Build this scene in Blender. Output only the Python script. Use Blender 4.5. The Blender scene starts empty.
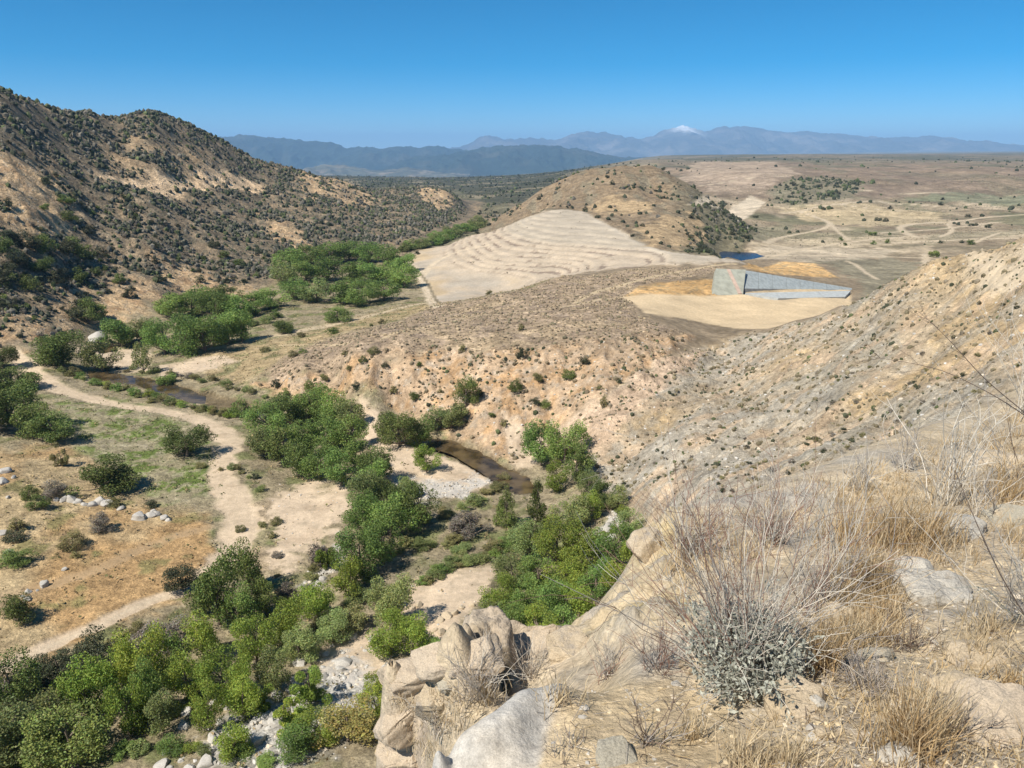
import bpy, math, random
import numpy as np

S = bpy.context.scene
COL = S.collection
R = math.radians

# ------------------------------------------------------------------ camera
F = 769.0                                   # focal length in pixels of a 1024 wide frame
PITCH = math.atan(234.0 / F)
CAMZ = 80.0
cam_data = bpy.data.cameras.new('camera')
cam_data.sensor_width = 36.0
cam_data.lens = 36.0 * F / 1024.0
cam_data.clip_start = 0.05
cam_data.clip_end = 200000.0
cam = bpy.data.objects.new('camera', cam_data)
cam.location = (0, 0, CAMZ)
cam.rotation_euler = (math.pi / 2 - PITCH, 0, 0)
COL.objects.link(cam)
S.camera = cam

# ------------------------------------------------------------------ light
SUN_EL = R(51)
SHX, SHY = 1.0, 0.80                        # the way shadows fall on the ground
n_ = math.hypot(SHX, SHY)
SUN_DIR = (-SHX / n_ * math.cos(SUN_EL), -SHY / n_ * math.cos(SUN_EL), math.sin(SUN_EL))   # towards the sun
world = bpy.data.worlds.new('World')
S.world = world
world.use_nodes = True
wn = world.node_tree.nodes
wl = world.node_tree.links
bg = wn['Background']
sky = wn.new('ShaderNodeTexSky')
sky.sky_type = 'NISHITA'
sky.sun_disc = False
sky.sun_elevation = SUN_EL
sky.sun_rotation = math.atan2(SUN_DIR[0], SUN_DIR[1])
sky.altitude = 2500
sky.air_density = 0.7
sky.dust_density = 0.0
sky.ozone_density = 4.0
hsv = wn.new('ShaderNodeHueSaturation')
hsv.inputs['Saturation'].default_value = 1.5
hsv.inputs['Hue'].default_value = 0.488
wl.new(sky.outputs['Color'], hsv.inputs['Color'])
wl.new(hsv.outputs['Color'], bg.inputs['Color'])
bg.inputs['Strength'].default_value = 0.092
sun_data = bpy.data.lights.new('sun', 'SUN')
sun_data.energy = 5.0
sun_data.angle = R(0.53)
sun_data.color = (1.0, 0.93, 0.82)
sun = bpy.data.objects.new('sun', sun_data)
from mathutils import Vector
sun.rotation_euler = Vector(SUN_DIR).to_track_quat('Z', 'Y').to_euler()
COL.objects.link(sun)
S.view_settings.view_transform = 'Standard'
S.view_settings.look = 'None'
S.view_settings.exposure = 0.45
S.view_settings.gamma = 1.0
S.cycles.volume_bounces = 2

rng = np.random.default_rng(7)
random.seed(7)

# ------------------------------------------------------------------ helpers
CP, SP = math.cos(PITCH), math.sin(PITCH)

def ray(u, v):
    x = (u - 512.0) / F
    w = (384.0 - v) / F
    return np.array([x, CP + w * SP, -SP + w * CP])

def at_y(u, v, Y):
    d = ray(u, v)
    t = Y / d[1]
    return (d[0] * t, Y, CAMZ + d[2] * t)

def at_z(u, v, z):
    d = ray(u, v)
    t = (z - CAMZ) / d[2]
    return (d[0] * t, d[1] * t, z)

def smooth(e0, e1, x):
    t = np.clip((x - e0) / (e1 - e0), 0, 1)
    return t * t * (3 - 2 * t)

_perm = rng.permutation(4096).astype(np.int64)
_gang = rng.uniform(0, 2 * np.pi, 4096)
_gx, _gy = np.cos(_gang), np.sin(_gang)

def perlin(x, y):
    xi = np.floor(x).astype(np.int64); yi = np.floor(y).astype(np.int64)
    xf = x - xi; yf = y - yi
    u = xf * xf * xf * (xf * (xf * 6 - 15) + 10)
    v = yf * yf * yf * (yf * (yf * 6 - 15) + 10)
    def g(ix, iy, dx, dy):
        h = _perm[(_perm[ix & 4095] + iy) & 4095]
        return _gx[h] * dx + _gy[h] * dy
    a = g(xi, yi, xf, yf); b = g(xi + 1, yi, xf - 1, yf)
    c = g(xi, yi + 1, xf, yf - 1); d = g(xi + 1, yi + 1, xf - 1, yf - 1)
    return (a + (b - a) * u) * (1 - v) + (c + (d - c) * u) * v

def fbm(x, y, lam, oct=4, gain=0.5):
    s = 0; a = 1.0; f = 1.0 / lam
    for k in range(oct):
        s = s + a * perlin(x * f + 17.3 * k, y * f - 9.1 * k)
        a *= gain; f *= 2.03
    return s

def ridged(x, y, lam, oct=4, gain=0.5):
    s = 0; a = 1.0; f = 1.0 / lam
    for k in range(oct):
        s = s + a * (0.5 - np.abs(perlin(x * f + 31.7 * k, y * f + 5.3 * k)) * 2)
        a *= gain; f *= 2.07
    return s

def link(o, parent=None):
    COL.objects.link(o)
    if parent is not None:
        o.parent = parent
    return o

def tag(o, label=None, cat=None, group=None, kind=None):
    if label: o['label'] = label
    if cat: o['category'] = cat
    if group: o['group'] = group
    if kind: o['kind'] = kind
    return o

def mesh_np(name, verts, faces, cols=None, smooth_shade=True):
    """verts (n,3), faces (m,3 or 4) -> mesh data, with an optional point colour attribute"""
    me = bpy.data.meshes.new(name)
    verts = np.ascontiguousarray(verts, dtype=np.float32)
    faces = np.ascontiguousarray(faces, dtype=np.int32)
    k = faces.shape[1]
    me.vertices.add(len(verts)); me.vertices.foreach_set('co', verts.ravel())
    me.loops.add(faces.size); me.loops.foreach_set('vertex_index', faces.ravel())
    me.polygons.add(len(faces))
    me.polygons.foreach_set('loop_start', np.arange(0, faces.size, k, dtype=np.int32))
    me.polygons.foreach_set('loop_total', np.full(len(faces), k, dtype=np.int32))
    me.polygons.foreach_set('use_smooth', np.full(len(faces), smooth_shade, dtype=bool))
    me.update(calc_edges=True)
    if cols is not None:
        at = me.attributes.new('tint', 'FLOAT_COLOR', 'POINT')
        c4 = np.ones((len(verts), 4), dtype=np.float32); c4[:, :3] = cols
        at.data.foreach_set('color', c4.ravel())
    return me

def obj(name, me, mat=None, parent=None):
    if mat is not None and len(me.materials) == 0:
        me.materials.append(mat)
    return link(bpy.data.objects.new(name, me), parent)

def empty(name, loc=(0, 0, 0), rz=0.0):
    o = bpy.data.objects.new(name, None)
    o.location = loc; o.rotation_euler = (0, 0, rz)
    o.empty_display_size = 0.2
    return link(o)

# ------------------------------------------------------------------ materials
def new_mat(name):
    m = bpy.data.materials.new(name); m.use_nodes = True
    nt = m.node_tree
    return m, nt, nt.nodes, nt.links, nt.nodes['Principled BSDF']

def soil_mat(name, scales=(0.25, 1.5), amount=0.35, bump=0.6, bump_scale=1.2, rough=0.95, dist=0.5):
    """base colour from the mesh's own ground colours, broken up by world-space noise, with relief"""
    m, nt, N, L, P = new_mat(name)
    at = N.new('ShaderNodeAttribute'); at.attribute_name = 'tint'
    geo = N.new('ShaderNodeNewGeometry')
    last = at.outputs['Color']
    for i, s in enumerate(scales):
        nz = N.new('ShaderNodeTexNoise'); nz.inputs['Scale'].default_value = s
        nz.inputs['Detail'].default_value = 6; nz.inputs['Roughness'].default_value = 0.62
        L.new(geo.outputs['Position'], nz.inputs['Vector'])
        mr = N.new('ShaderNodeMapRange')
        mr.inputs['From Min'].default_value = 0.3; mr.inputs['From Max'].default_value = 0.7
        mr.inputs['To Min'].default_value = 1 - amount; mr.inputs['To Max'].default_value = 1 + amount
        L.new(nz.outputs['Fac'], mr.inputs['Value'])
        mx = N.new('ShaderNodeVectorMath'); mx.operation = 'SCALE'
        L.new(last, mx.inputs[0]); L.new(mr.outputs['Result'], mx.inputs['Scale'])
        last = mx.outputs['Vector']
    L.new(last, P.inputs['Base Color'])
    P.inputs['Roughness'].default_value = rough
    P.inputs['Specular IOR Level'].default_value = 0.092
    nb = N.new('ShaderNodeTexNoise'); nb.inputs['Scale'].default_value = bump_scale
    nb.inputs['Detail'].default_value = 8; nb.inputs['Roughness'].default_value = 0.65
    L.new(geo.outputs['Position'], nb.inputs['Vector'])
    bp = N.new('ShaderNodeBump'); bp.inputs['Strength'].default_value = bump; bp.inputs['Distance'].default_value = dist
    L.new(nb.outputs['Fac'], bp.inputs['Height']); L.new(bp.outputs['Normal'], P.inputs['Normal'])
    return m

def leaf_mat(name, col, var=0.35, transl=0.3, hue=0.02, rough=0.6):
    """foliage: own colour x per-leaf tint x a little per-plant variation, part translucent"""
    m, nt, N, L, P = new_mat(name)
    at = N.new('ShaderNodeAttribute'); at.attribute_name = 'tint'
    oi = N.new('ShaderNodeObjectInfo')
    h = N.new('ShaderNodeHueSaturation'); h.inputs['Color'].default_value = (*col, 1)
    mr = N.new('ShaderNodeMapRange'); mr.inputs['To Min'].default_value = 1 - var; mr.inputs['To Max'].default_value = 1 + var
    L.new(oi.outputs['Random'], mr.inputs['Value']); L.new(mr.outputs['Result'], h.inputs['Value'])
    ml = N.new('ShaderNodeMath'); ml.operation = 'MULTIPLY'; ml.inputs[1].default_value = 7.31
    fr = N.new('ShaderNodeMath'); fr.operation = 'FRACT'
    L.new(oi.outputs['Random'], ml.inputs[0]); L.new(ml.outputs[0], fr.inputs[0])
    mh = N.new('ShaderNodeMapRange'); mh.inputs['To Min'].default_value = 0.5 - hue; mh.inputs['To Max'].default_value = 0.5 + hue
    L.new(fr.outputs[0], mh.inputs['Value']); L.new(mh.outputs['Result'], h.inputs['Hue'])
    mx = N.new('ShaderNodeMix'); mx.data_type = 'RGBA'; mx.blend_type = 'MULTIPLY'; mx.inputs['Factor'].default_value = 1
    L.new(h.outputs['Color'], mx.inputs['A']); L.new(at.outputs['Color'], mx.inputs['B'])
    L.new(mx.outputs['Result'], P.inputs['Base Color'])
    P.inputs['Roughness'].default_value = rough
    P.inputs['Specular IOR Level'].default_value = 0.25
    tr = N.new('ShaderNodeBsdfTranslucent'); L.new(mx.outputs['Result'], tr.inputs['Color'])
    ms = N.new('ShaderNodeMixShader'); ms.inputs['Fac'].default_value = transl
    L.new(P.outputs[0], ms.inputs[1]); L.new(tr.outputs[0], ms.inputs[2])
    L.new(ms.outputs[0], N['Material Output'].inputs['Surface'])
    return m

def bark_mat(name, col, scale=6):
    m, nt, N, L, P = new_mat(name)
    nz = N.new('ShaderNodeTexNoise'); nz.inputs['Scale'].default_value = scale; nz.inputs['Detail'].default_value = 6
    tc = N.new('ShaderNodeTexCoord'); L.new(tc.outputs['Object'], nz.inputs['Vector'])
    cr = N.new('ShaderNodeValToRGB')
    cr.color_ramp.elements[0].position = 0.3; cr.color_ramp.elements[1].position = 0.7
    cr.color_ramp.elements[0].color = (*[c * 0.6 for c in col], 1); cr.color_ramp.elements[1].color = (*[c * 1.3 for c in col], 1)
    L.new(nz.outputs['Fac'], cr.inputs['Fac']); L.new(cr.outputs['Color'], P.inputs['Base Color'])
    P.inputs['Roughness'].default_value = 0.9
    bp = N.new('ShaderNodeBump'); bp.inputs['Strength'].default_value = 0.5; bp.inputs['Distance'].default_value = 0.02
    L.new(nz.outputs['Fac'], bp.inputs['Height']); L.new(bp.outputs['Normal'], P.inputs['Normal'])
    return m
# ------------------------------------------------------------------ terrain: heights
CTRL = []
def fl(u, v, z): CTRL.append(at_z(u, v, z))            # seen point whose height is known
def cr(u, v, Y): CTRL.append(at_y(u, v, Y))            # seen point whose distance is known
def wp(u, Y, z):                                       # unseen point on the bearing of column u
    CTRL.append(((u - 512.0) / F * Y * 1.02, Y, z))

# valley floor
for u, v, z in [(0,768,3),(0,650,1),(0,560,2),(0,490,4),(0,430,3),(100,420,0),(200,500,0),(200,400,-1),(130,380,-1),(50,372,1),
                (240,450,0),(300,520,0),(350,480,0),(250,600,0),(330,600,1),(400,560,1),(450,480,-.5),(480,470,-1),(400,430,-.3),
                (260,402,-1),(150,700,2),(300,680,4),(300,768,8),(420,600,3),(450,620,5),(500,600,4),(560,540,2),(520,515,0),
                (600,525,4),(60,640,0),(120,540,1),(150,600,0),(280,340,1),(350,312,0),(415,298,0),(280,302,0),(440,246,0),(478,226,-1),
                (200,345,-1),(240,368,0),(200,768,5),(-150,700,2),(-150,500,6),(380,272,0),(330,262,0)]:
    fl(u, v, z)
# bluff: foot, lip, plateau
for u, v, z in [(290,398,0),(340,402,0),(400,414,0),(450,436,0),(482,448,0),(512,466,0),(545,440,2),
                (255,380,2),(300,371,7),(350,362,12),(400,352,15),(450,346,16),(500,350,17),(550,346,18),(600,344,20),
                (300,350,4),(350,335,8),(400,322,10),(450,318,14),(500,310,15),(560,300,17),(600,300,18),(500,293.5,15),(560,276.5,16),
                (640,300,17),(640,268,17),(700,267,17),(440,306,8),
                (560,400,9),(600,372,16),(640,347,19),(680,335,17),(620,297,16),(720,297,12),(820,301,10),(700,321,13),(780,323,12)]:
    fl(u, v, z)
# pale dam: toe and face, crest, rim
for u, v, Y in [(500,291.5,455),(560,274,475),(640,266,460),(700,264,442),(470,296,432)]:
    cr(u, v, Y)
for u, v, z in [(430,299,0),(402,259,0),(430,246,2),(467,236,8),(491,231,12),(520,219.5,19),(546,210.5,26),(583,209.5,28),(597,219,25),(632,237.5,21),(686,250,19),(719,256.5,18.5),(742,262,17),
                (500,260,10),(440,280,1),(560,245,17)]:
    fl(u, v, z)
for u, Y, z in [(545,800,15),(500,780,2),(470,760,-1),(440,700,-1)]:
    wp(u, Y, z)
# knoll
for u, v, Y in [(500,219,850),(520,205,865),(540,191,880),(560,180,890),(580,172,900),(600,168,905),(620,167,905),(640,167,900),(660,169,880),(675,176,850),(690,186,820),(702,196,790),(712,206,760),(725,222,700),(741,243,645),
                (600,201,745),(640,216,660),(655,190,780),(590,190,800),(690,225,640),(560,205,760)]:
    cr(u, v, Y)
for u, Y, z in [(500,1000,-3),(540,1020,0),(580,1060,4),(620,1080,6),(660,1060,6),(690,1000,6),(712,930,5),(740,820,4)]:
    wp(u, Y, z)
# left hills: skyline, foot, near spur, hollow behind it
crest = [(-120,60,520),(0,89,570),(25,97,600),(50,107,630),(65,111,650),(90,112,690),(112,118,725),(122,117,738),(135,113,755),(150,111,770),(165,115,790),(180,121,815),
         (200,130,845),(225,142,885),(250,158,925),(275,165,965),(300,171,1000),(340,181,1050),(370,190,1100),(395,189,1145),(420,188,1190),(440,191,1220),(455,196,1250),(468,210,1230)]
foot = [(-120,380,4),(0,352,4),(60,342,2),(100,322,1),(140,315,1),(180,300,1),(260,286,1),(320,268,1),(400,250,1),(440,236,0),(472,230,-1)]
for u, v, Y in crest:
    cr(u, v, Y)
    q = at_y(u, v, Y); CTRL.append((q[0] * 1.10, Y * 1.10, q[2] - 6))
for u, v, z in foot: fl(u, v, z)
cX = [at_y(*c)[0] for c in crest]; cU = [c[0] for c in crest]; cY = [c[2] for c in crest]; cZ = [at_y(*c)[2] for c in crest]
fX = [at_z(*c)[0] for c in foot]; fU = [c[0] for c in foot]; fY = [at_z(*c)[1] for c in foot]; fZ = [c[2] for c in foot]
for u in (-120, -60, 0, 30, 60, 90, 120, 150, 180, 215, 250, 290, 330, 370, 410, 440):
    yf, zf, yc, zc0 = np.interp(u, fU, fY), np.interp(u, fU, fZ), np.interp(u, cU, cY), np.interp(u, cU, cZ)
    xf, xc = np.interp(u, fU, fX), np.interp(u, cU, cX)
    for f in (.2, .4, .6, .8):
        bump = 7 * math.exp(-((u - 20) / 45) ** 2 - ((f - .42) / .22) ** 2) + 5 * math.exp(-((u - 130) / 40) ** 2 - ((f - .3) / .2) ** 2) - 5 * math.exp(-((u - 175) / 40) ** 2 - ((f - .6) / .2) ** 2) + 5 * math.exp(-((u - 330) / 40) ** 2 - ((f - .5) / .25) ** 2)
        CTRL.append((xf + (xc - xf) * f, yf + (yc - yf) * f, zf + (zc0 - zf) * f + bump))
for u, Y, z in [(0,800,75),(150,1000,80),(250,1200,40),(340,1450,0),(420,1550,-10),(460,1550,-12),(-120,750,100),(-300,500,110),(-300,300,60),(-300,180,20)]:
    wp(u, Y, z)
# far valley on the left, plain and mesa on the right
for u, v, z in [(440,205,-5),(500,205,-6),(480,192,-10),(420,182.5,-25),(520,182,-22)]:
    fl(u, v, z)
for u, Y, z in [(350,4500,-60),(480,4500,-70),(560,5000,-60),(450,7500,-165),(300,7500,-165),(560,8000,-130),(450,12000,-320),(300,12000,-320),(450,22000,-640),(450,45000,-900),(250,3000,-20),(100,2500,20),(-100,3000,40),(0,7000,-60)]:
    wp(u, Y, z)
for u, v, z in [(757,256,2),(720,251,2),(800,250,1),(900,252,0),(850,230,0),(1000,232,2),(800,215,0),(900,211,1),(1000,212,3),(760,232,2),(745,200,10),(700,208,8),(770,206,8),
                (900,202,4),(1000,198,6),(900,178,29),(820,186,22),(900,170,36),(780,172,38),(1000,176,34),(1000,168,40),(720,180,28),(660,165,40),(690,163,42),(630,161,38),
                (790,271,9),(760,268,8),(850,283,6),(870,274,2),(940,264,1)]:
    fl(u, v, z)
for u, Y, z in [(900,3300,42),(700,3500,44),(1100,3300,46),(900,8000,42),(650,7000,30),(900,45000,40),(600,45000,-100),(1300,1500,20),(1300,800,10),(1300,8000,45)]:
    wp(u, Y, z)
# right hillside: crest, far side, near face, and the slope under the viewpoint
for u, v, Y in [(1250,210,180),(1100,225,190),(1024,239,200),(975,249,205),(930,262,215),(905,276,222),(880,290,230),(840,306,245),(790,323,265),(740,333,278),
                (700,346,262),(660,400,205),(600,430,190),(700,420,185),(800,350,215),(800,420,160),(900,350,170),(900,420,125),(1000,300,165),(1000,380,110),
                (650,500,145),(720,480,130),(800,480,105),(640,530,140),(1150,350,110),(730,380,225),(760,440,160),(860,320,215),(950,300,188)]:
    cr(u, v, Y)
for u, v, z in [(620,480,4),(560,468,1.5),(590,500,3)]:
    fl(u, v, z)
for u, Y, z in [(1024,290,22),(930,300,16),(880,310,13),(1150,300,22),(840,318,11),
                (800,50,38),(1000,50,48),(1200,60,52),(620,70,18),(700,85,24),(620,100,9),(450,62,15),(300,50,14),(100,60,8),(-200,60,6),(512,25,40),(800,25,50),(200,25,25),(1100,25,56),(-200,25,20)]:
    wp(u, Y, z)

CTRL = np.array(CTRL)
KA, KB = 7.69, 3.0
cq = np.stack([CTRL[:, 0] / CTRL[:, 1] * KA, np.log(CTRL[:, 1]) * KB], 1)
MQ = 0.12
def kern(r2): return np.sqrt(r2 + MQ * MQ)
n = len(cq)
K = kern(((cq[:, None] - cq[None]) ** 2).sum(-1))
A_ = np.zeros((n + 1, n + 1)); A_[:n, :n] = K - np.eye(n) * 0.004; A_[n, :n] = 1; A_[:n, n] = 1
W_ = np.linalg.solve(A_, np.concatenate([CTRL[:, 2], [0]]))

def base_h(a, b):
    """terrain height (before relief) at bearing a = x/y and b = ln y"""
    a = np.asarray(a, float); sh = a.shape
    qa = (a * KA).ravel(); qb = (np.asarray(b, float) * KB).ravel()
    out = np.empty(qa.size)
    for s in range(0, qa.size, 60000):
        r2 = (qa[s:s + 60000, None] - cq[None, :, 0]) ** 2 + (qb[s:s + 60000, None] - cq[None, :, 1]) ** 2
        out[s:s + 60000] = kern(r2) @ W_[:n] + W_[n]
    return out.reshape(sh)

ga = np.concatenate([np.arange(-1.35, -0.72, 0.02), np.arange(-0.72, 0.72, 2.0 / F), np.arange(0.72, 1.35, 0.02)])
gb = np.concatenate([np.arange(math.log(22), math.log(85), 0.012), np.arange(math.log(85), math.log(1000), 0.0046),
                     np.arange(math.log(1000), math.log(4000), 0.012), np.arange(math.log(4000), math.log(60000), 0.04)])
GA, GB = np.meshgrid(ga, gb)
BZ = base_h(GA, GB)
GX = GA * np.exp(GB); GY = np.exp(GB)

def grid_at(G, x, y):
    a = np.asarray(x, float) / np.asarray(y, float); b = np.log(np.asarray(y, float))
    i = np.clip(np.interp(a, ga, np.arange(len(ga))), 0, len(ga) - 1.001)
    j = np.clip(np.interp(b, gb, np.arange(len(gb))), 0, len(gb) - 1.001)
    i0 = i.astype(int); j0 = j.astype(int); fi = i - i0; fj = j - j0
    return ((G[j0, i0] * (1 - fi) + G[j0, i0 + 1] * fi) * (1 - fj) + (G[j0 + 1, i0] * (1 - fi) + G[j0 + 1, i0 + 1] * fi) * fj)

_ty = np.exp(np.linspace(math.log(24), math.log(30000), 5000))
def hit(u, v, G=None):
    """where the sight line through a spot of the photograph meets the ground: a place on the ground to stand something"""
    G = BZ if G is None else G
    d = ray(u, v)
    t = _ty / d[1]
    z = CAMZ + d[2] * t
    h = grid_at(G, d[0] * t, _ty)
    k = np.argmax(z <= h)
    if not (z <= h).any(): k = len(_ty) - 1
    return np.array([d[0] * t[k], _ty[k], h[k]])

# ------------------------------------------------------------------ terrain: what lies where (plan polygons and plan lines)
QA, QB = F, 230.0
def plan(pts):
    return np.array([[p[0] / p[1] * QA, math.log(p[1]) * QB] for p in pts])
VQA, VQB = GA * QA, GB * QB
_wob = fbm(GX / GY ** 0.75 * 10, GB * 60, 1.3, 4) * 5.0

def poly_mask(pix, feather=3.0, wob=1.0):
    """soft plan-view mask of a region outlined on the ground; entries are (u, v), (u, v, Y) or ground points"""
    pts = plan([at_y(*p) if len(p) == 3 else hit(*p) for p in pix])
    x0, y0 = pts.min(0) - 12; x1, y1 = pts.max(0) + 12
    m = np.zeros(GA.shape)
    sel = (VQA > x0) & (VQA < x1) & (VQB > y0) & (VQB < y1)
    px, py = VQA[sel], VQB[sel]
    ins = np.zeros(px.shape, bool); dm = np.full(px.shape, 1e9)
    for i in range(len(pts)):
        ax, ay = pts[i]; bx, by = pts[(i + 1) % len(pts)]
        c = (ay > py) != (by > py)
        ins ^= c & (px < (bx - ax) * (py - ay) / ((by - ay) or 1e-9) + ax)
        ex, ey = bx - ax, by - ay
        t = np.clip(((px - ax) * ex + (py - ay) * ey) / (ex * ex + ey * ey + 1e-9), 0, 1)
        dm = np.minimum(dm, np.hypot(px - ax - t * ex, py - ay - t * ey))
    sd = np.where(ins, dm, -dm) + wob * _wob[sel]
    m[sel] = smooth(-feather, feather, sd)
    return m

def line_mask(pix, width, soft=0.35, wob=0.12):
    """strip of ground of a given width in metres along a line"""
    P = np.array([(at_y(*p) if len(p) == 3 else hit(*p)) for p in pix])[:, :2]
    # resample smoothly
    Q = []
    for i in range(len(P) - 1):
        p0 = P[max(i - 1, 0)]; p1 = P[i]; p2 = P[i + 1]; p3 = P[min(i + 2, len(P) - 1)]
        for t in np.linspace(0, 1, 7)[:-1]:
            Q.append(0.5 * ((2 * p1) + (p2 - p0) * t + (2 * p0 - 5 * p1 + 4 * p2 - p3) * t * t + (3 * p1 - p0 - 3 * p2 + p3) * t ** 3))
    Q.append(P[-1]); Q = np.array(Q)
    wid = np.interp(np.linspace(0, 1, len(Q)), np.linspace(0, 1, len(np.atleast_1d(width))), np.atleast_1d(width)) if np.ndim(width) else np.full(len(Q), width)
    m = np.zeros(GA.shape)
    M = wid.max() * 2
    sel = (GX > Q[:, 0].min() - M) & (GX < Q[:, 0].max() + M) & (GY > Q[:, 1].min() - M) & (GY < Q[:, 1].max() + M)
    px, py = GX[sel], GY[sel]; best = np.full(px.shape, 1e9)
    for i in range(len(Q) - 1):
        ex, ey = Q[i + 1] - Q[i]
        t = np.clip(((px - Q[i, 0]) * ex + (py - Q[i, 1]) * ey) / (ex * ex + ey * ey + 1e-9), 0, 1)
        w = wid[i] + (wid[i + 1] - wid[i]) * t
        best = np.minimum(best, np.hypot(px - Q[i, 0] - t * ex, py - Q[i, 1] - t * ey) / (w / 2))
    best = best + wob * _wob[sel] * 0.5
    m[sel] = 1 - smooth(1 - soft, 1 + soft, best)
    return m
# regions
M = {}
M['hill'] = poly_mask([(-700,380,250),(-250,385,270),(0,353),(60,343),(100,323),(180,301),(260,287),(320,269),(400,251),(440,237),(474,230),(482,215,1500),(300,180,1800),(-700,100,1800)], 4)
M['slope'] = poly_mask([(548,438),(600,400),(650,370),(700,347),(740,334),(790,325),(840,309),(860,300,300),(900,290,330),(1024,250,330),(1500,212,330),(1500,400,22),(512,600,22),(560,620,80),(625,560),(645,520),(610,497),(575,472)], 4)
M['bluff'] = poly_mask([(252,383),(300,371),(350,362),(400,353),(450,347),(500,351),(550,347),(600,342),(650,335),(692,338),(652,370),(602,400),(556,434),(512,462),(482,446),(450,434),(400,411),(340,400),(285,396)], 4)
M['plateau'] = poly_mask([(440,304),(500,294),(560,277),(640,269),(715,267),(700,275),(640,285),(622,297),(640,318),(690,336),(650,336),(600,343),(550,348),(500,352),(450,348),(400,354),(350,363),(300,372),(262,379),(300,350),(350,333),(400,322)], 6)
M['dam'] = poly_mask([(402,261),(430,248),(467,237.5),(491,232.5),(520,221),(546,212),(583,211),(598,220.5),(632,239),(675,254),(720,259),(742,264),(700,266,440),(640,268,448),(560,277,432),(500,294,405),(440,303)], 2.5, 1.1)
M['knoll'] = poly_mask([(480,222,780),(530,213,760),(546,211.5),(583,210.5),(598,220),(632,238.5),(675,252),(718,257),(745,247),(760,235,760),(712,200,1050),(580,180,1150),(470,215,1150)], 3, .5)
M['pad'] = poly_mask([(622,297),(720,295),(742,293),(850,289),(856,305,310),(785,324),(700,322),(645,313)], 2, .3)
M['green'] = poly_mask([(55,400),(130,406),(195,424),(222,447),(214,500),(165,505),(115,470),(75,445)], 9, 2)
M['dry'] = poly_mask([(-150,470),(10,455),(60,445),(120,475),(150,508),(205,515),(216,565),(185,590),(110,625),(0,672),(-200,690)], 8, 2)
M['field'] = poly_mask([(205,352),(300,335),(420,303),(440,306),(400,320),(345,333),(300,350),(262,378),(240,382),(205,378)], 6, 1.5)
M['sand'] = np.maximum.reduce([
    poly_mask([(283,492),(310,480),(345,488),(352,510),(332,530),(312,545),(288,572),(270,564),(278,536),(268,512)], 5, 3),
    poly_mask([(362,402),(376,410),(388,440),(420,450),(460,463),(488,478),(482,492),(440,500),(400,492),(384,472),(370,450),(358,425)], 3),
    poly_mask([(392,592),(440,573),(495,568),(484,600),(458,620),(474,652),(430,652),(392,625)], 4),
    poly_mask([(326,642),(368,628),(392,650),(388,692),(350,684),(318,672)], 4),
    poly_mask([(75,350),(100,345),(150,352),(150,372),(110,372),(95,362)], 3),
    poly_mask([(160,366),(215,356),(240,360),(200,372),(160,378)], 3),
    poly_mask([(500,440,215),(530,432),(548,440),(530,470),(512,466)], 3)])
M['gravel'] = np.maximum.reduce([
    poly_mask([(395,478),(440,480),(490,480),(470,498),(420,504),(395,495)], 4, 2),
    poly_mask([(190,768),(230,722),(300,690),(345,650),(385,690),(370,720),(300,768)], 8, 3),
    poly_mask([(340,545),(300,590),(270,620),(300,600),(345,560)], 4, 2),
    poly_mask([(590,540),(615,510),(625,522),(605,548)], 3, 1)])
M['fieldroad'] = line_mask([(185,357),(250,341),(320,327),(370,316),(425,303)], [2.5, 5, 9, 8, 3])
M['road'] = np.maximum.reduce([
    line_mask([(15,352),(22,362),(45,381),(80,396),(130,407),(180,414),(212,426),(230,440),(223,458),(221,478),(233,500),(243,520),(234,545),(207,576)], [5, 7, 8, 6, 4.5, 5, 7, 8, 7, 6.5, 8, 8.5, 7.5, 5], .25, .22),
    line_mask([(207,576),(185,590),(150,600),(100,624),(60,641),(0,668),(-80,700)], [5, 4, 3.4, 3.4, 3.6, 4, 4], .25)])
_two = line_mask([(207,576),(185,590),(150,600),(100,624),(60,641),(0,668),(-80,700)], .9, .5, .1)
M['track'] = line_mask([(-40,612),(0,600),(60,583),(110,563),(150,545),(205,527)], 3.2, .6, .3)
M['toeroad'] = np.maximum.reduce([line_mask([(404,262),(414,268),(424,283),(430,297),(438,307)], 6, .4, .05), line_mask([(424,275),(436,262),(462,251),(490,246)], 4.5, .5, .1)])
M['ditch'] = line_mask([(409,264),(423,277),(432,292),(441,304)], 1.8, .4, .1)
M['crest'] = line_mask([(530,217),(548,212.5),(583,211.5),(598,221),(632,239.5),(675,253.5),(720,258.5),(742,263)], 7, .4, .05)
M['cutk'] = np.maximum(poly_mask([(585,206),(612,198),(652,205),(652,213),(600,214)], 2.5, 1.5), poly_mask([(635,228),(690,214),(706,236),(690,247),(650,246)], 3, 2.5))
M['trail'] = np.maximum.reduce([
    line_mask([(383,339),(430,326),(460,319),(490,315),(530,312),(580,304),(622,297)], 2.0, .6, .1),
    line_mask([(575,303),(600,291),(640,280),(690,270),(735,264)], 3.0, .5, .1),
    line_mask([(255,349),(300,345),(350,343)], 1.5, .7, .2)])
creek_px = [[(90,372),(120,375),(150,378),(170,382.5),(200,391),(240,400),(265,406),(274,414),(250,413.5),(215,407),(180,398),(150,388),(120,383),(90,378)],
            [(400,432),(428,437),(452,440),(478,449),(503,464),(528,476),(540,492),(520,494),(500,485),(478,471),(452,456),(425,447),(400,440)],
            [(98,345),(112,342),(116,350),(100,353)]]
M['dust'] = poly_mask([(246,500),(270,497),(290,492),(262,545),(285,570),(262,575),(240,570),(225,560),(248,530)], 6, 1.5)
M['creek'] = np.maximum.reduce([poly_mask(p, 2.2, .5) for p in creek_px])
M['pool'] = poly_mask([(710,254),(722,251.5),(755,251),(764,256),(745,259.5),(722,258)], 1.5, .2)
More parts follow.
